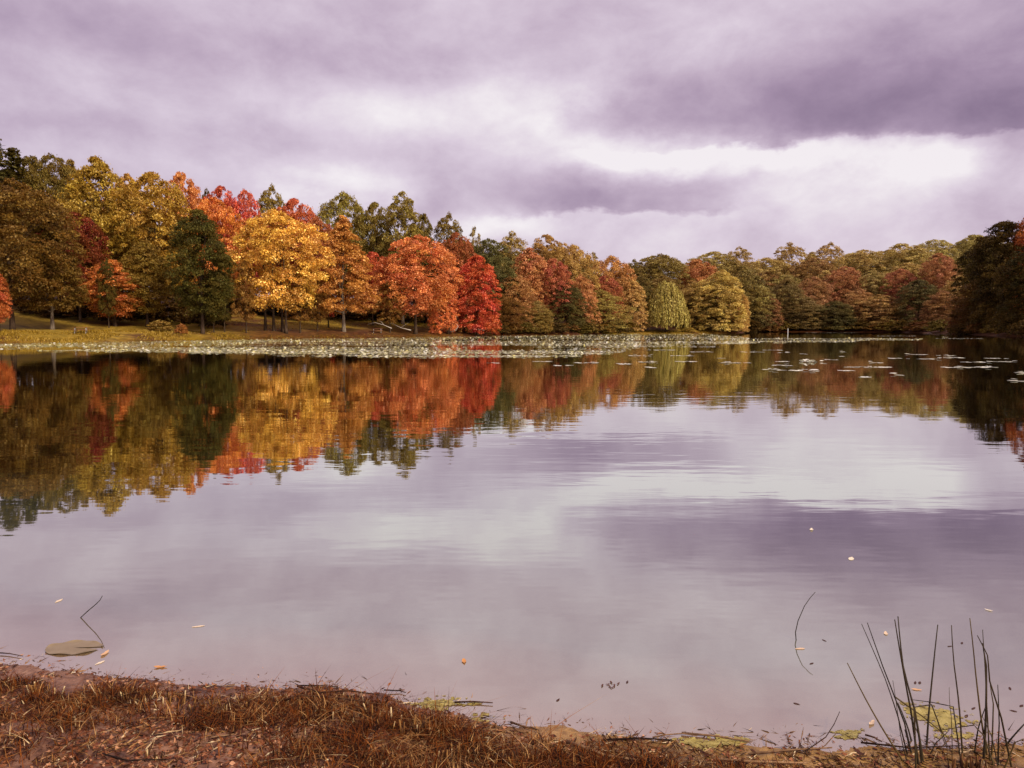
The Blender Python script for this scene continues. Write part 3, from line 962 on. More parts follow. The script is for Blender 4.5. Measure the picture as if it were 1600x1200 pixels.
    ('oak_tree', 'full_c', 1532, 428, 90, 178, (92, 62, 22), 'brown olive tree at the waterline left of the dark right edge trees', GE, .4),
    ('oak_tree', 'full_a', 1508, 466, 54, 186, (120, 62, 26), 'small rusty tree on the right shore at the waterline', GE, .3),
]
for (nm, kd, px, top, wd, d, rgb, lab, grp, mv) in T:
    place_tree(nm, kd, px, top, wd, d, rgb, lab, mixv=mv, group=grp)

# further trees that only show between and behind the ones above
FILL = [
    # (x range px, spacing px, distance, top px interpolation, palette, label, group)
    ((-40, 330), 46, 134, ([-40, 330], [300, 350]), [(88, 72, 22), (120, 88, 26), (104, 60, 20)], 'shaded wood tree standing behind the left shore trees', GH),
    ((330, 760), 52, 166, ([330, 480, 760], [340, 350, 390]), [(96, 78, 28), (130, 74, 30), (84, 70, 26)], 'shaded wood tree behind the maples of the left shore', GH),
    ((-60, 800), 60, 186, ([-60, 300, 800], [280, 330, 390]), [(96, 80, 28), (124, 92, 30)], 'wood tree high on the left ridge behind the others', GH),
    ((770, 1130), 44, 208, ([770, 1130], [408, 440]), [(122, 92, 32), (150, 92, 40), (96, 80, 30)], 'wood tree on the middle slope behind the shore row', GM),
    ((800, 1140), 56, 236, ([800, 900, 1140], [386, 400, 408]), [(118, 100, 34), (140, 104, 36)], 'wood tree behind the middle skyline row', GM),
    ((1140, 1520), 46, 272, ([1140, 1520], [424, 408]), [(146, 114, 40), (150, 96, 46), (112, 94, 34)], 'wood tree on the far right slope between the coloured ones', GR),
    ((1120, 1560), 50, 316, ([1120, 1300, 1560], [396, 394, 372]), [(128, 108, 36), (144, 116, 40)], 'olive wood tree along the far right ridge', GR),
    ((1540, 1680), 50, 190, ([1540, 1680], [372, 350]), [(66, 54, 20), (80, 60, 22)], 'shaded tree behind the dark right edge trees', GE),
]
for (x0, x1), sp, d, (tx, ty), pal, lab, grp in FILL:
    px = x0
    k = 0
    while px < x1:
        kd = ['round_a', 'round_b', 'airy', 'full_b', 'oval_a', 'full_c', 'oval_b', 'cone_a'][random.randrange(8)]
        rgb = pal[k % len(pal)]
        dd = d * random.uniform(0.97, 1.04)
        place_tree('wood_tree', kd, px + random.uniform(-10, 10), np.interp(px, tx, ty) + random.uniform(-10, 14), sp * random.uniform(1.4, 2.3), dd,
                   rgb, lab, mixv=.4, group=grp)
        px += sp
        k += 1

# undergrowth added in dark colours so gaps behind the left shore trunks read shaded
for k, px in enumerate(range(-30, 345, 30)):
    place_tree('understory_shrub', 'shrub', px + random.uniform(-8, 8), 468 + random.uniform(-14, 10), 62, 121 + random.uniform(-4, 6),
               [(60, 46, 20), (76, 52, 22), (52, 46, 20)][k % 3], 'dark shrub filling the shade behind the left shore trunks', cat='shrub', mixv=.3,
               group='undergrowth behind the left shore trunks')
for k, px in enumerate(range(340, 790, 34)):  # more dark-coloured shrubs added to deepen the wood behind the clearing
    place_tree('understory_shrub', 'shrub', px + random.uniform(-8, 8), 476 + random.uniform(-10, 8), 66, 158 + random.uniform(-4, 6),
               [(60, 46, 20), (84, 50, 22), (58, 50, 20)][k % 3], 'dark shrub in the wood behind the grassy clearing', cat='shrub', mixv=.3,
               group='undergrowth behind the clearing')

# shrubs on the banks
SH = [
    (252, 500, 44, 106, (156, 118, 44), 'olive shrub with pale tips on the left bank'),
    (284, 506, 22, 105, (170, 96, 40), 'small orange shrub right of the olive one on the left bank'),
    (985, 503, 30, 190, (150, 120, 36), 'small olive shrub at the left end of the grassy spit'),
    (968, 505, 22, 189, (132, 108, 32), 'low shrub beside the small olive one on the spit'),
    (1075, 511, 26, 193, (178, 140, 50), 'golden low shrub on the grassy spit below the willow'),
    (800, 492, 40, 156, (120, 74, 34), 'brown shrub at the waterline right of the scarlet maple'),
    (846, 490, 44, 161, (140, 104, 40), 'rounded olive shrub at the waterline in the middle'),
    (915, 494, 40, 172, (120, 92, 36), 'olive brown shrub at the waterline left of the spit'),
    (728, 496, 36, 144, (142, 86, 36), 'rusty shrub under the scarlet maple'),
    (1205, 500, 40, 248, (120, 80, 36), 'brown shrub at the far waterline beyond the white post'),
    (1395, 500, 50, 238, (124, 64, 34), 'reddish shrub at the far right waterline'),
    (1440, 502, 50, 220, (112, 58, 30), 'wide reddish brown shrub at the far right waterline'),
]
def shore_at(px, d0=120.0):
    """distance at which the far bank rises out of the water in this direction"""
    d = np.arange(d0, 300, .5)
    x = (px - 800) / F_PX * d
    k = np.where(shore_dist(x, d) > 0)[0]
    return float(d[k[0]])


for x0, x1, sp, lab, grp in ((1176, 1640, 21, 'low brown shrub along the far right waterline', 'low shrubs along the far right waterline'),
                             (770, 970, 24, 'low brown shrub along the middle waterline', 'low shrubs along the middle waterline')):
    for k, px in enumerate(range(x0, x1, sp)):
        px += random.uniform(-6, 6)
        d = shore_at(px) + random.uniform(1.5, 4)
        place_tree('waterline_shrub', 'shrub', px, 509 - random.uniform(2, 12), sp * random.uniform(1.7, 2.6), d,
                   [(84, 62, 26), (120, 74, 32), (104, 86, 30), (128, 96, 36)][k % 4], lab, cat='shrub', mixv=.4, group=grp)
for px, top, wd, d, rgb, lab in SH:
    place_tree('shrub', 'shrub', px, top, wd, d, rgb, lab, cat='shrub', mixv=.4, group='shrubs on the banks')

# slim trunks standing in front of the dark wood
SLIM = [(172, 400, 34, 108, 'slim dark tree under the tall yellow olive tree'),
        (335, 420, 40, 111, 'slim tree right of the dark green tree trunk'),
        (352, 410, 40, 114, 'second slim tree right of the dark green tree trunk'),
        (386, 400, 50, 115, 'slim tree beneath the left side of the golden maple'),
        (470, 410, 50, 121, 'slim tree beneath the right side of the golden maple'),
        (497, 430, 40, 124, 'short slim tree at the right foot of the golden maple'),
        (610, 430, 50, 134, 'slim dark tree left of the orange red maple')]
for px, top, wd, d, lab in SLIM:
    place_tree('young_tree', 'airy', px, top, wd, d, (150, 98, 34) if px > 360 else (84, 76, 26), lab, mixv=.4, group='slim young trees on the left shore')


# ------------------------------------------------------------------ far-shore furniture and deadwood
def picnic_table(px, py, d, rz, label):
    x = (px - 800) / F_PX * d
    root = empty('picnic_table', (x, d, tz(x, d)), rz)
    for k in range(4):
        g = Geo(); g.box((0, -0.30 + 0.2 * k, 0.75), (1.9, 0.18, 0.05)); g.build('tabletop_plank', M['table_wood'], root, False)
    for s in (-1, 1):
        g = Geo(); g.box((0, s * 0.72, 0.45), (1.9, 0.26, 0.05)); g.build('bench_seat', M['table_wood'], root, False)
    for s in (-1, 1):
        g = Geo()
        g.tube([(s * 0.62, -0.62, 0), (s * 0.62, -0.22, 0.72)], [0.045, 0.045], 6)
        g.tube([(s * 0.62, 0.62, 0), (s * 0.62, 0.22, 0.72)], [0.045, 0.045], 6)
        g.tube([(s * 0.62, -0.8, 0.41), (s * 0.62, 0.8, 0.41)], [0.04, 0.04], 6)
        g.build('leg_frame', M['table_leg'], root, False)
    tag(root, label, 'picnic table', 'picnic tables on the far bank')


picnic_table(128, 515, 97, 0.35, 'weathered picnic table on the open grass at the left')
picnic_table(590, 518, 131, 0.15, 'reddish picnic table on leaf litter left of the orange red maple')


def branch_thing(name, paths, mat, label, cat, group=None, sides=6):
    """paths = [(points, r0, r1)] in world metres; the first is the main stem"""
    base = np.array(paths[0][0][0], dtype=float)
    root = None
    for i, (pts, a, b) in enumerate(paths):
        g = Geo()
        pts = np.array(pts, dtype=float) - base
        n = len(pts)
        g.tube(pts, np.linspace(a, b, n), sides, random.random())
        if i == 0:
            root = g.build(name, M[mat])
            root.location = base
        else:
            g.build('side_branch', M[mat], root)
    tag(root, label, cat, group)
    return root


def far_pts(pp, d):
    return [at_y(px, py, d + dd) for px, py, dd in pp]


branch_thing('fallen_branch', [
    (far_pts([(612, 513, 0), (600, 508, 1), (586, 504, 1.6), (574, 507, 2.2)], 131), .08, .025),
    (far_pts([(600, 508, 1), (596, 503, 1.2), (590, 500, 1.5)], 131), .04, .012)], 'deadwood',
    'pale bare fallen branch arching over the reddish picnic table', 'branch')
branch_thing('fallen_branch', [
    (far_pts([(642, 516, 0), (626, 512, .6), (612, 505, 1), (604, 503, 1.5)], 134), .08, .025),
    (far_pts([(626, 512, .6), (634, 507, .8), (640, 503, 1)], 134), .04, .012)], 'deadwood',
    'bleached fallen limb under the orange red maple', 'branch')
branch_thing('fallen_branch', [
    (far_pts([(702, 519, 0), (712, 516, -.5), (716, 510, -.8), (713, 506, -1)], 140), .12, .03),
    (far_pts([(712, 516, -.5), (708, 514, -.6), (704, 517, -.8)], 140), .06, .02)], 'deadwood',
    'curled white dead branch at the foot of the scarlet maple', 'branch')
branch_thing('fallen_branch', [
    (far_pts([(730, 519, 0), (740, 516, 0), (748, 514.5, -.4), (757, 516, -.8)], 144), .11, .03),
    (far_pts([(740, 516, 0), (744, 518, -.3)], 144), .05, .02)], 'deadwood',
    'low white dead branch on the waterline right of the scarlet maple trunk', 'branch')
branch_thing('fallen_branch', [
    (far_pts([(1188, 515, 0), (1192, 510, 0), (1200, 508, 0), (1206, 511, 0)], 247), .2, .05),
    (far_pts([(1192, 510, 0), (1190, 506, 0), (1196, 504, 0)], 247), .1, .04)], 'deadwood',
    'pale driftwood branch on the far shore right of the yellow point tree', 'branch')
# leaning trunk stump under the maples
g = Geo()
p = at_y(700, 521, 140); p[2] = tz(p[0], p[1]) - .2
g.tube([p, p + np.array([.2, 0, .9]), p + np.array([.7, .1, 1.9]), p + np.array([1.6, .2, 3.4])], [.42, .34, .26, .16], 8)
tag(g.build('leaning_trunk', M['bark']), 'short dark leaning trunk between the orange red and scarlet maples', 'tree trunk')
# white marker post in the water
p = on_z(1231, 521.5)
g = Geo()
g.tube([(0, 0, -1.0), (0, 0, 1.25)], [.08, .08], 8)
g.tube([(0, 0, 1.25), (0, 0, 1.36)], [.08, .03], 8)
o = g.build('marker_post', M['post']); o.location = p
tag(o, 'small white post standing in the water beyond the lily pads', 'post')


# ------------------------------------------------------------------ shore grass (nobody could count it)
def blades(name, P, hgt, wid, mat, lean=0.35, seg=2, rngs=rng, rndv=None):
    n = len(P)
    a = rngs.uniform(0, 2 * math.pi, n)
    side_ = np.stack([np.cos(a), np.sin(a), np.zeros(n)], 1)
    la = rngs.uniform(0, 2 * math.pi, n)
    ln = np.stack([np.cos(la), np.sin(la), np.zeros(n)], 1) * (np.abs(rngs.normal(0, lean, n)) * hgt)[:, None]
    up = np.zeros((n, 3)); up[:, 2] = hgt
    w = side_ * (np.asarray(wid) * np.ones(n))[:, None] * 0.5
    rows = []
    for k in range(seg + 1):
        u = k / seg
        c = P + up * (u - 0.22 * u * u * np.minimum(np.linalg.norm(ln, axis=1) / hgt, 1.5)[:, None]) + ln * (u ** 1.7)
        ww = w * (1 - 0.92 * u ** 1.4)
        rows.append(np.stack([c - ww, c + ww], 1))
    V = np.stack(rows, 1).reshape(n, -1, 3)          # n, 2*(seg+1), 3
    per = 2 * (seg + 1)
    base = (np.arange(n) * per)[:, None]
    F = np.concatenate([np.stack([base[:, 0] + 2 * k, base[:, 0] + 2 * k + 1, base[:, 0] + 2 * k + 3, base[:, 0] + 2 * k + 2], 1) for k in range(seg)], 1)
    r = rngs.uniform(0, 1, n) if rndv is None else rndv
    return mesh_np(name, V.reshape(-1, 3), F.ravel(), np.full(n * seg, 4), M[mat], {'rnd': np.repeat(r, seg)})


def scatter_far(n, pxr, sdr, dr, thresh=None):
    px = rng.uniform(pxr[0], pxr[1], n * 4)
    d = rng.uniform(dr[0], dr[1], n * 4)
    x = (px - 800) / F_PX * d
    s = shore_dist(x, d)
    k = (s > sdr[0]) & (s < sdr[1])
    if thresh is not None:
        k &= vnoise(x * .35, d * .35, 21) > thresh
    x, d = x[k][:n], d[k][:n]
    return np.stack([x, d, terrain(x, d) - 0.03], 1)


P = np.concatenate([scatter_far(11000, (-60, 300), (-1.2, 9), (82, 118), .3), scatter_far(1800, (290, 390), (-1.2, 8), (98, 122), .52), scatter_far(2600, (345, 720), (-.8, 1.6), (108, 142)),
                    scatter_far(3500, (330, 720), (8, 26), (116, 170), .4), scatter_far(3000, (940, 1130), (-1, 6), (180, 205)),
                    scatter_far(1500, (720, 950), (-.8, 1.5), (138, 185), .4)])
hg = rng.uniform(.06, .24, len(P)) * (.5 + vnoise(P[:, 0] * .5, P[:, 1] * .5, 22))
tag(link_mesh('shore_grass', blades('shore_grass', P, hg, .10, 'shoregrass')), 'golden olive grass along the far bank', 'grass', None, 'stuff')


# ------------------------------------------------------------------ lily pads
def pad_mesh(name, C, rad, tilt, rise, r):
    """floating round leaves, each a notched fan of its own"""
    n = len(C)
    k = 7
    an = np.linspace(0.25, 2 * math.pi - 0.25, k)
    rot = rng.uniform(0, 6.28, n)
    A = rot[:, None] + an[None]
    wob = 1 + rng.normal(0, 0.06, (n, k))
    x = np.cos(A) * rad[:, None] * wob
    y = np.sin(A) * rad[:, None] * wob
    ta = rng.uniform(0, 6.28, n)
    z = (np.cos(ta)[:, None] * x + np.sin(ta)[:, None] * y) * tilt[:, None] + rng.uniform(0, .012, (n, k)) + rise[:, None]
    z = np.maximum(z, 0.004)
    rim = np.stack([x, y, z], 2) + C[:, None, :]
    cen = C[:, None, :] + np.array([0, 0, 1.0]) * (rise[:, None, None] * 0.9 + 0.004)
    V = np.concatenate([cen, rim], 1)
    b = np.arange(n)[:, None] * (k + 1)
    F = np.concatenate([np.concatenate([b, b + 1 + j, b + 2 + j], 1) for j in range(k - 1)], 1)
    return mesh_np(name, V.reshape(-1, 3), F.ravel(), np.full(n * (k - 1), 3), M['pad'], {'rnd': np.repeat(r, k - 1)})


near_lily = ([-60, 0, 300, 500, 620, 720, 800, 900, 960, 1010, 1080, 1170, 1300, 1420, 1480], [546, 547.5, 551, 556.5, 558.5, 561, 561, 557, 551, 544, 539, 535, 533.5, 531, 527])


def lily_field(n, pxr, gap):
    """pads between the far shore and the edge of the belt, lying in rows with open water lanes"""
    px = rng.uniform(pxr[0], pxr[1], n)
    py_far = np.interp(px, [-60, 300, 700, 1000, 1100, 1170, 1480], [535, 528, 523.5, 520, 521, 527.5, 528])
    py_near = np.interp(px, *near_lily) + (vnoise(px / 23, px * 0, 31) - .5) * 3.5
    # even spread over the water itself, not over the picture
    d_far, d_near = 2400 / (py_far - 508.8), 2400 / (py_near - 508.8)
    d = d_near + (d_far - d_near) * rng.uniform(0, 1, n) ** 1.15
    x = (px - 800) / F_PX * d
    lanes = vnoise(x * .045 + 7, d * .42, 33) * .6 + vnoise(x * .16, d * 1.1, 34) * .4
    s = shore_dist(x, d)
    k = (lanes > gap) & (s < -.2)
    return np.stack([x[k], d[k], np.zeros(k.sum())], 1)


C = np.concatenate([lily_field(15000, (-60, 330), .42), lily_field(46000, (300, 1000), .39), lily_field(13000, (980, 1170), .46), lily_field(10000, (1150, 1480), .52)])
n = len(C)
rise = np.where(rng.uniform(0, 1, n) < .18, rng.uniform(.02, .06, n), 0.0)
me = pad_mesh('lily_pads', C, rng.uniform(.06, .14, n), np.where(rise > 0, rng.normal(0, .2, n), rng.normal(0, .03, n)), rise, rng.uniform(0, 1, n))
tag(link_mesh('lily_pads', me), 'broad belt of yellowing lily pads along the far shore', 'lily pads', None, 'stuff')

# loose rafts of pads that lie apart from the belt
RAFTS = [(846, 565, 36), (918, 567, 36), (870, 571, 6), (889, 571, 7), (975, 569, 22), (1012, 566, 26), (1076, 565, 36), (1016, 574, 10),
         (1066, 556, 34), (1096, 550, 36), (1148, 567, 46), (1175, 550, 34), (1205, 547, 30), (1218, 551, 8), (1228, 550.5, 8), (1255, 553, 10),
         (1222, 565, 18), (1258, 565, 30), (1222, 571, 26), (1214, 578, 28), (1247, 579, 30), (1272, 580, 8), (1296, 562, 14), (1318, 550, 6),
         (1316, 557, 6), (1360, 574, 72), (1324, 579, 22), (1349, 589, 12), (1370, 567, 12), (1407, 586, 18), (1394, 560, 8), (1432, 554, 36),
         (1408, 560, 12), (1452, 561, 34), (1482, 556, 16), (1488, 559, 36), (1516, 574, 92), (1525, 566, 42), (1550, 560, 18), (1566, 565, 44),
         (1563, 560, 14), (1590, 582, 12), (1598, 583, 8), (1586, 595, 10), (770, 567, 14), (1035, 547, 50), (1090, 542, 60), (1130, 560, 10), (1002, 556, 40),
         (1500, 529, 70), (1400, 525, 60), (1300, 520, 80), (1460, 522, 40)]
for px, py, w in RAFTS:
    c = on_z(px, py)
    wm = w / F_PX * c[1]
    n = int(max(4, wm / .10))
    dx_ = rng.uniform(-.5, .5, n) * wm
    C = np.stack([dx_, rng.normal(0, .16, n) * (1 + .01 * c[1]), np.zeros(n)], 1)
    rise = np.where(rng.uniform(0, 1, n) < .12, rng.uniform(.02, .08, n), 0.0)
    me = pad_mesh('lily_pad_raft', C, rng.uniform(.11, .20, n), rng.normal(0, .03, n), rise, rng.uniform(.75, 1, n))  # rafts take the whitened end of the ramp, glare painted as colour
    o = link_mesh('lily_pad_raft', me)
    o.location = c
    side_w = 'open dark water' if px < 1280 else 'dark water on the right'
    tag(o, 'thin pale streak of lily pads floating apart on ' + side_w, 'lily pads',
        'streaks of lily pads on open dark water' if px < 1280 else 'streaks of lily pads on dark water on the right')
# one tuft of raised pads among the rafts
root = empty('lily_pad_tuft', tuple(on_z(1263, 565.5)))
for k in range(14):
    C = np.array([[0.0, 0, 0]])
    o = link_mesh('pad', pad_mesh('pad', C, rng.uniform(.10, .17, 1), rng.normal(0, .25, 1), rng.uniform(.02, .12, 1), rng.uniform(.7, 1, 1)), root)
    o.location = (rng.normal(0, .45), rng.normal(0, .25), 0)
tag(root, 'tuft of raised pale lily leaves on the open dark water', 'lily pads')


# ------------------------------------------------------------------ near bank: dry grass, stubble, sticks
def near_scatter(n, pxr, pyr, keep):
    px = rng.uniform(*pxr, n)
    py = rng.uniform(*pyr, n)
    D = np.stack([ray(a, b) for a, b in zip(px, py)])
    t = (0.08 - CAM_H) / D[:, 2]
    x, y = D[:, 0] * t, D[:, 1] * t
    z = terrain(x, y)
    k = keep(px, py, x, y, z)
    return np.stack([x, y, z - .004], 1)[k], px[k], py[k]


def grass_density(px, py, x, y):
    edge = np.interp(px, [0, 150, 300, 450, 600, 690, 820, 1000, 1200, 1600], [1052, 1070, 1080, 1082, 1085, 1110, 1160, 1185, 1195, 1200])
    dd = py - edge
    den = np.exp(-((dd - 22) / 34) ** 2) * 1.0
    den = np.where(px < 150, np.maximum(den, .8 * np.exp(-((dd - 45) / 50) ** 2)), den)
    den = np.maximum(den, .85 * np.exp(-((px - 540) / 150) ** 2 - ((py - 1180) / 40) ** 2))
    den = np.maximum(den, .7 * np.exp(-((px - 860) / 170) ** 2 - ((py - 1205) / 26) ** 2))
    den = np.maximum(den, .5 * np.exp(-((px - 40) / 90) ** 2 - ((py - 1140) / 45) ** 2))
    bare = np.exp(-((px - 300) / 210) ** 2 - ((py - 1185) / 38) ** 2)
    return den * (1 - .9 * bare) * np.clip((vnoise(x * 8, y * 8, 41) - .12) * 3.0, .15, 1.4)


P, px, py = near_scatter(60000, (-60, 1250), (1040, 1235), lambda px, py, x, y, z: (z > .012) & (rng.uniform(0, 1, len(px)) < grass_density(px, py, x, y)))
hg = rng.uniform(.02, .085, len(P)) * (.5 + 1.1 * vnoise(P[:, 0] * 6, P[:, 1] * 6, 43))
tag(link_mesh('dry_grass', blades('dry_grass', P, hg, rng.uniform(.003, .007, len(P)), 'drygrass', 1.7, 3)),
    'matted rust brown dry grass along the near bank', 'grass', None, 'stuff')


def debris(name, n, pxr, pyr, L, W_, mat, label, cat, keep=None, zlift=.006, thr=.3):
    """short straws and leaf scraps lying flat at all angles"""
    P, px, py = near_scatter(n, pxr, pyr, keep or (lambda px, py, x, y, z: (z > -.010) & (vnoise(x * 6, y * 6, 51) > thr)))
    n = len(P)
    P[:, 2] = P[:, 2] + zlift
    a = rng.uniform(0, math.pi, n)
    t = np.stack([np.cos(a), np.sin(a) , rng.normal(0, .14, n)], 1) * rng.uniform(L[0], L[1], n)[:, None] * .5
    b = np.stack([-np.sin(a), np.cos(a), rng.normal(0, .3, n)], 1) * rng.uniform(W_[0], W_[1], n)[:, None] * .5
    m = b * .4 + np.array([0, 0, 1]) * rng.uniform(-.002, .006, n)[:, None]
    V = np.stack([P - t, P - b, P + t * .2 - b * 1.0, P + t, P + b + m, P - t * .3 + b], 1)
    F = (np.arange(n)[:, None] * 6 + np.array([0, 1, 2, 3, 4, 5])[None]).ravel()
    me = mesh_np(name, V.reshape(-1, 3), F, np.full(n, 6), M[mat], {'rnd': rng.uniform(0, 1, n)})
    return tag(link_mesh(name, me), label, cat, None, 'stuff')


P, px, py = near_scatter(9500, (-60, 900), (1050, 1235), lambda px, py, x, y, z: (z > .012) & (rng.uniform(0, 1, len(px)) < .7 * grass_density(px, py, x, y)))
tag(link_mesh('matted_reeds', blades('matted_reeds', P + np.array([0, 0, .01]), rng.uniform(.015, .05, len(P)), rng.uniform(.003, .008, len(P)), 'stub', 2.8, 3)),
    'matted dead reed blades on the crest of the near bank', 'reeds', None, 'stuff')
debris('straw_litter', 12000, (-60, 1650), (1005, 1235), (.02, .14), (.002, .005), 'straw', 'broken straw scattered over the near bank', 'straw', thr=.38)
debris('leaf_litter', 20000, (-60, 1650), (1005, 1235), (.008, .035), (.006, .022), 'litter', 'brown leaf scraps strewn over the near mud', 'leaves',
       keep=lambda px, py, x, y, z: (z > -.005) & (vnoise(x * 6, y * 6, 51) > .25) & (rng.uniform(0, 1, len(px)) < np.interp(px, [500, 900], [1, .22])))
debris('shore_debris', 1500, (640, 1650), (1110, 1215), (.015, .12), (.003, .007), 'twig', 'dark bits of reed washed along the muddy edge', 'debris', thr=.40, zlift=.004)


def stubble(px0, py0, spread_px, n, hmin, hmax, label, rad=.0042):
    c = on_z(px0, py0, .06)
    zc = max(tz(c[0], c[1]), -.03)
    root = empty('reed_stubble', (c[0], c[1], zc))
    for i in range(n):
        dx_ = rng.normal(0, spread_px[0] / F_PX * c[1] * .5)
        dy_ = rng.normal(0, spread_px[1] / F_PX * c[1] * 1.0)
        z = tz(c[0] + dx_, c[1] + dy_) - zc
        h = rng.uniform(hmin, hmax)
        le = rng.normal(0, .16, 2) * h
        r = rad * rng.uniform(.6, 1.25)
        p0 = np.array([dx_, dy_, z - .02])
        g = Geo()
        g.tube([p0, p0 + np.array([le[0] * .4, le[1] * .4, h * .5]), p0 + np.array([le[0], le[1], h])], [r * 1.1, r, r * .8], 5, rng.uniform())
        g.build('stub', M['stub'], root)
    tag(root, label, 'reed stubble', 'clumps of cut reed stubble on the near bank')


stubble(655, 1150, (44, 10), 34, .06, .12, 'dense clump of cut reed stubs where the grassy bank ends')
stubble(585, 1120, (60, 12), 30, .05, .10, 'cut reed stubs on the crest of the bank, left of the dense clump')
stubble(470, 1100, (70, 8), 26, .03, .07, 'short cut stubs along the middle of the bank crest')
stubble(310, 1096, (60, 7), 30, .04, .08, 'cut stubs standing at the water behind the bare mud')
stubble(200, 1092, (50, 7), 26, .04, .08, 'cut stubs left of the middle, on the grassy water edge')
stubble(60, 1076, (60, 7), 24, .04, .09, 'cut stubs at the left end of the bank')
stubble(800, 1192, (50, 6), 26, .05, .10, 'row of cut stubs at the lower edge right of the dense clump')
stubble(705, 1186, (34, 8), 18, .05, .09, 'cut stubs below the dense clump at the lower edge')
stubble(1045, 1194, (20, 5), 14, .05, .09, 'small bunch of cut stubs at the lower edge under the algae mat')
stubble(865, 1196, (26, 5), 14, .04, .08, 'thin bunch of cut stubs in the lower middle')
stubble(1515, 1194, (34, 8), 32, .05, .11, 'thick stubs at the foot of the tall reeds')
stubble(240, 1190, (20, 5), 12, .03, .06, 'tiny tuft of stubs on the bare mud at lower left')


def lay(px, py, lift=.012):
    p = on_z(px, py, .05)
    z = tz(p[0], p[1])
    p = on_z(px, py, max(z, 0.0) + lift)
    return p


def stick(pp, r, label, name='twig', sides=[], lifts=None, rnd_=None):
    pts = [lay(px, py, (lifts[i] if lifts else .010)) for i, (px, py) in enumerate(pp)]
    paths = [(pts, r, r * .55)]
    for sp_ in sides:
        paths.append(([lay(px, py, .014) for px, py in sp_], r * .6, r * .3))
    branch_thing(name, paths, 'twig', label, 'twig', 'twigs on the near bank', 5)


stick([(465, 1072), (500, 1082), (545, 1079), (590, 1085)], .006, 'dark curved stick along the crest of the bank', lifts=[.02, .05, .05, .03], sides=[[(500, 1082), (530, 1090), (560, 1102)]])
stick([(425, 1098), (470, 1086), (530, 1090), (596, 1100)], .005, 'long pale reed lying on top of the bank crest', lifts=[.03, .05, .05, .04])
stick([(885, 1158), (920, 1170), (945, 1180), (1000, 1188)], .010, 'thick dark stick on the mud left of the algae mat', sides=[[(945, 1180), (980, 1179), (1020, 1190)]])
stick([(940, 1156), (1000, 1153), (1050, 1156)], .005, 'straight twig at the waterline above the thick dark stick')
stick([(1065, 1145), (1120, 1150), (1170, 1158)], .006, 'twig lying on the green algae mat')
stick([(1120, 1186), (1180, 1190), (1260, 1192)], .007, 'long stick at the lower edge below the algae mat')
stick([(1170, 1178), (1230, 1172), (1300, 1168)], .006, 'slanting twig between algae mat and reeds')
stick([(1258, 1174), (1290, 1152), (1303, 1132), (1312, 1112)], .003, 'thin straight stalk rising from the mud left of the reeds', lifts=[.01, .02, .03, .05])
stick([(710, 1097), (740, 1096), (770, 1098)], .005, 'short dark twig floating above the pale green algae', sides=[[(742, 1097), (740, 1101)]])
stick([(724, 1136), (738, 1130), (746, 1128)], .008, 'stubby dark twig at the edge of the pale algae')
stick([(798, 1128), (815, 1134), (846, 1142)], .006, 'dark wet twig on the silt right of the pale algae')
stick([(838, 1178), (845, 1150), (843, 1140), (828, 1136)], .006, 'upright crooked stick on the muddy edge, lower middle', lifts=[.0, .05, .09, .10])
stick([(600, 1078), (625, 1079), (634, 1082)], .004, 'thin twig in the shallows above the cut reed clump')
stick([(468, 1071), (500, 1071), (528, 1073)], .004, 'short thin twig in the water above the bank crest')
stick([(168, 1168), (200, 1164), (235, 1160)], .004, 'thin stick on the bare mud at lower left')
stick([(330, 1152), (360, 1148), (390, 1142)], .004, 'pale straw stick on the bare mud, centre left', rnd_=1)
stick([(160, 1178), (200, 1188), (260, 1186)], .005, 'dark bent stick at the lower left corner of the bank')
stick([(1352, 1148), (1366, 1152), (1378, 1159)], .005, 'short dark twig left of the reed bases')
stick([(1345, 1160), (1420, 1168), (1500, 1165)], .005, 'long stick lying in front of the reed bases', sides=[[(1420, 1168), (1440, 1162)]])
stick([(0, 1020), (14, 1021), (36, 1025)], .004, 'dark stick in the shallows at the left edge')
stick([(1020, 1152), (1040, 1148), (1066, 1146), (1090, 1150)], .004, 'crooked twig at the top of the green algae mat')


# algae mats: thin lumpy films with ragged rims
def algae(px, py, wpx, hpx, label, z=.001, seed=0):
    c = on_z(px, py)
    rx = wpx / F_PX * c[1] * .5
    ry = abs(on_z(px, py - hpx / 2)[1] - on_z(px, py + hpx / 2)[1]) * .5
    n = 70
    gx, gy = np.meshgrid(np.linspace(-1.3, 1.3, n), np.linspace(-1.3, 1.3, n))
    fx, fy = gx * rx, gy * ry
    q = 1.05 - np.hypot(gx, gy) + 1.1 * (vnoise(gx * 2.2 + seed * 9, gy * 2.2, 61) - .5) + .8 * (vnoise(fx * 45, fy * 45, 62) - .5) + .5 * (vnoise(fx * 110, fy * 110, 64) - .5)
    zz = z + .003 * vnoise(fx * 40, fy * 40, 63 + seed)
    V = np.stack([fx + rng.normal(0, .002, fx.shape), fy + rng.normal(0, .002, fx.shape), zz], -1).reshape(-1, 3)
    g = Geo()
    g.V.append(V)
    g.nv = n * n
    for a in range(n - 1):
        for b in range(n - 1):
            if q[a, b] > .35:
                g.F.extend([a * n + b, a * n + b + 1, (a + 1) * n + b + 1, (a + 1) * n + b])
                g.S.append(4)
                g.A.append(float(vnoise(gx[a, b] * 6, gy[a, b] * 6, 65)) * .6 + rng.uniform(0, .4))
    o = g.build('algae_mat', M['algae'])
    o.location = (c[0], c[1], 0)
    tag(o, label, 'algae', 'mats of algae at the near edge')


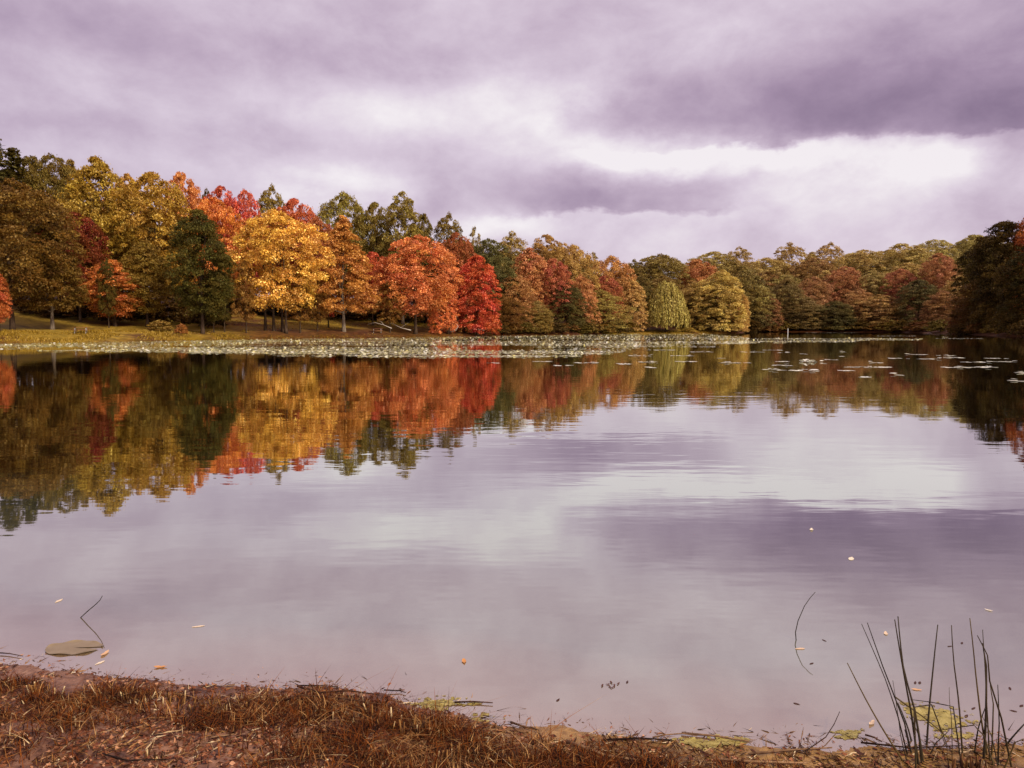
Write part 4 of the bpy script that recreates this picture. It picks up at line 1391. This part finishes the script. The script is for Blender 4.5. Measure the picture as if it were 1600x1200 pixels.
algae(690, 1100, 110, 20, 'pale green algae film in the shallows right of the grassy bank', seed=1)
algae(740, 1124, 80, 18, 'small yellow algae patch just below the pale green film', seed=2)
algae(1110, 1162, 150, 26, 'bright yellow green algae mat at the mud edge, lower middle', .004, seed=3)
algae(1330, 1148, 60, 18, 'small yellow algae patch left of the reeds', seed=4)
algae(1465, 1128, 110, 50, 'olive algae mat behind the reed stems', seed=5)
debris('floating_scum', 3000, (-60, 1650), (985, 1170), (.006, .05), (.002, .006), 'litter', 'fine brown scum floating along the near waterline', 'scum',
       keep=lambda px, py, x, y, z: (z < -.001) & (z > -.016) & (vnoise(x * 7, y * 7, 52) > .45), zlift=.012)
debris('floating_straw', 900, (-60, 1650), (985, 1180), (.04, .20), (.003, .006), 'twig', 'thin broken reed bits floating along the near waterline', 'straw',
       keep=lambda px, py, x, y, z: (z < .004) & (z > -.013) & (vnoise(x * 4, y * 4, 53) > .55), zlift=.012)


# floating leaves
def leaf_thing(px, py, size, rndv, label, curl=.35, group=None, rz=None):
    c = on_z(px, py)
    n = 7
    L, Wd = size * .9, size * .36
    V = []
    for i in range(n):
        u = i / (n - 1)
        w = Wd * math.sin(math.pi * min(1, u * .93 + .05)) ** .8 * .5 * random.uniform(.65, 1.2)
        zz = curl * L * (u - .5) ** 2
        V += [((u - .5) * L, -w, zz + curl * w * .8), ((u - .5) * L, 0, zz), ((u - .5) * L, w, zz + curl * w * .6)]
    F = []
    for i in range(n - 1):
        for k in range(2):
            a = i * 3 + k
            F.append((a, a + 3, a + 4, a + 1))
    g = Geo()
    g.add(V, F, rndv)
    o = g.build('floating_leaf', M['fallen'])
    o.location = (c[0], c[1], max(0, tz(c[0], c[1])) + .0015)
    o.rotation_euler = (0, 0, random.uniform(0, 6.28) if rz is None else rz)
    tag(o, label, 'leaf', group or 'leaves floating near the bank')


for a in [
    (164, 1022, .09, .72, 'curled tan leaf beside the near lily pad'), (156, 1036, .07, .95, 'narrow white leaf below the near lily pad', .1, None, 1.1),
    (251, 1043, .085, .62, 'orange leaf floating right of the near lily pad'), (725, 1034, .07, .6, 'orange leaf alone on the water in the lower middle'),
    (115, 1052, .04, 1.0, 'tiny white leaf in the shallows at lower left'), (1330, 873, .12, 1.0, 'pale leaf far out above the reeds', .05),
    (1268, 828, .10, 1.0, 'tiny white leaf farthest out on the right'), (1384, 990, .07, .85, 'white leaf between the reed tips', .2),
    (1432, 1078, .06, .7, 'cream leaf floating behind the reeds', .2), (1362, 1131, .07, .85, 'white crumpled leaf left of the reed stems', .5),
    (1250, 1014, .07, .8, 'peach leaf caught on the thin arching stem', .1, None, 0.1), (1545, 954, .06, 1.0, 'tiny white leaf above the right reeds'),
    (310, 979, .09, .9, 'faint pale leaf on the grey water at left', .05), (92, 939, .09, .9, 'faint pale leaf near the forked stem', .05),
]:
    leaf_thing(*a)
for px, py in ((1245, 1100), (1268, 1037), (1288, 1001), (1484, 1010), (1503, 1005), (1521, 1107), (1510, 1119), (1583, 1111), (1596, 1103), (1578, 1076),
               (1430, 1067), (1437, 1067), (872, 1094), (1320, 1152), (980, 1066)):
    leaf_thing(px, py, .04, .05, 'small dark leaf speck floating on the grey water', .06, 'dark leaf specks on the water')
for px, py in ((941, 1072), (950, 1070), (955, 1067), (960, 1072), (966, 1069), (957, 1075), (953, 1074)):
    leaf_thing(px, py, .032, .12, 'one of the small brown leaves in a cluster on the water, lower middle', .6, 'cluster of small brown leaves')

# near lily pad
c = on_z(115, 1013)
K = 48
rx = 42 / F_PX * c[1] * 1.05
V = [(0, 0, .004)]
F = []
for ring in (0.35, 0.7, 0.93, 1.0):
    for k in range(K):
        a = .16 + (2 * math.pi - .32) * k / (K - 1)
        rr = ring * (1 + .03 * math.sin(5 * a))
        V.append((rr * rx * math.cos(a), rr * rx * math.sin(a) * .62, .003 + (.008 if ring == 1.0 else 0) * (.5 + .5 * math.sin(7 * a + 1))))
for k in range(K - 1):
    F.append((0, 1 + k, 2 + k))
    for r in range(3):
        F.append((1 + r * K + k, 1 + (r + 1) * K + k, 2 + (r + 1) * K + k, 2 + r * K + k))
g = Geo(); g.add(V, F, .5)
o = g.build('lily_pad', M['nearpad']); o.location = (c[0], c[1], .001)
tag(o, 'single round tan lily pad in the shallows at lower left', 'lily pad')


# bent stems standing in the water, with their mirror images below
def stem(pp, y0, r, label, ydrift=0.0):
    pts = [at_y(px, py, y0 + ydrift * i) for i, (px, py) in enumerate(pp)]
    p0 = pts[0].copy(); p0[2] = -.25
    P_ = np.array([p0] + pts)
    g = Geo()
    base = P_[1].copy(); base[2] = 0
    g.tube(P_ - base, np.linspace(r, r * .45, len(P_)), 5, .1)
    o = g.build('bent_stem', M['reed'])
    o.location = base
    tag(o, label, 'stem')


y0 = on_z(126, 965)[1]
stem([(126, 965), (137, 955), (150, 944), (156, 938), (160, 931)], y0, .0045, 'dark bent stem making a V with its reflection at left', -.02)
y0 = on_z(1244, 1000)[1]
stem([(1244, 1000), (1243, 988), (1247, 970), (1257, 947), (1266, 934), (1274, 925)], y0, .0040, 'thin arching stem left of the tall reeds', .02)

# tall reeds at lower right: one clump, each stem a part of it
REEDS = [
    ([(1414, 1196), (1390, 1153), (1355, 1092), (1323, 1036)], .0058), ([(1424, 1196), (1402, 1120), (1380, 1060), (1345, 975)], .0048),
    ([(1428, 1196), (1412, 1130), (1378, 1040), (1356, 973)], .0048), ([(1434, 1196), (1424, 1110), (1410, 1030), (1398, 968)], .0050),
    ([(1440, 1196), (1430, 1110), (1414, 1040), (1403, 963)], .0058), ([(1446, 1198), (1452, 1120), (1460, 1040), (1466, 976)], .0064),
    ([(1504, 1196), (1497, 1110), (1491, 1040), (1489, 977)], .0050), ([(1546, 1198), (1534, 1120), (1524, 1050), (1514, 966)], .0046),
    ([(1545, 1190), (1540, 1100), (1539, 1040), (1537, 984)], .0042), ([(1534, 1196), (1538, 1110), (1541, 1040), (1538, 1005)], .0060),
    ([(1582, 1198), (1565, 1122), (1545, 1064), (1541, 1024), (1526, 993)], .0046), ([(1560, 1196), (1562, 1130), (1558, 1070)], .0040),
    ([(1552, 1198), (1572, 1165), (1604, 1128)], .0075), ([(1518, 1196), (1530, 1140), (1543, 1098)], .0050),
    ([(1431, 1194), (1430, 1105), (1458, 1101), (1476, 1150), (1492, 1196)], .0042), ([(1398, 1088), (1440, 1120), (1488, 1160), (1516, 1172)], .0036),
    ([(1503, 1190), (1491, 1104), (1455, 1097), (1422, 1093)], .0042), ([(1552, 1190), (1540, 1150), (1521, 1133), (1458, 1142)], .0050),
    ([(1486, 1190), (1487, 1120), (1484, 1074)], .0022), ([(1420, 1198), (1408, 1150), (1394, 1063)], .0030),
    ([(1436, 1198), (1418, 1140), (1402, 1098)], .0060), ([(1442, 1198), (1436, 1150), (1420, 1120)], .0050),
    ([(1448, 1196), (1462, 1160), (1482, 1140)], .0034), ([(1548, 1198), (1552, 1100), (1548, 1070)], .0040),
    ([(1500, 1196), (1480, 1165), (1462, 1120)], .0036), ([(1560, 1198), (1548, 1150), (1536, 1120)], .0034),
    ([(1570, 1200), (1585, 1160), (1612, 1150)], .0040), ([(1428, 1197), (1420, 1165), (1412, 1140)], .0045),
]
yb = on_z(1480, 1190, .0)[1]
base = on_z(1480, 1190, 0.0)
root = empty('reed_clump', tuple(base))
tag(root, 'clump of tall dark reeds with broken stems at lower right', 'reeds')
for i, (pp, r) in enumerate(REEDS):
    yy = yb + rng.uniform(-.10, .16)
    drift = rng.uniform(-.04, .08)
    pts = [at_y(px, py, yy + drift * k) for k, (px, py) in enumerate(pp)]
    # smooth the path a little
    ts = np.linspace(0, len(pts) - 1, 3 * (len(pts) - 1) + 1)
    arr = np.array(pts)
    sm = np.stack([np.interp(ts, np.arange(len(pts)), arr[:, k]) for k in range(3)], 1)
    sm[:, 0] += np.sin(np.linspace(0, rng.uniform(2.5, 5), len(sm)) + rng.uniform(0, 6)) * rng.uniform(.002, .009)
    if pp[0][1] > 1180:
        foot = sm[0].copy(); foot[2] = min(foot[2], 0) - .12
        sm = np.vstack([foot, sm])
    g = Geo()
    g.tube(sm - base, np.linspace(r * .95, r * .38, len(sm)) * rng.uniform(.8, 1.15), 6, rng.uniform(0, .9))
    g.build('stem', M['reed'], root)
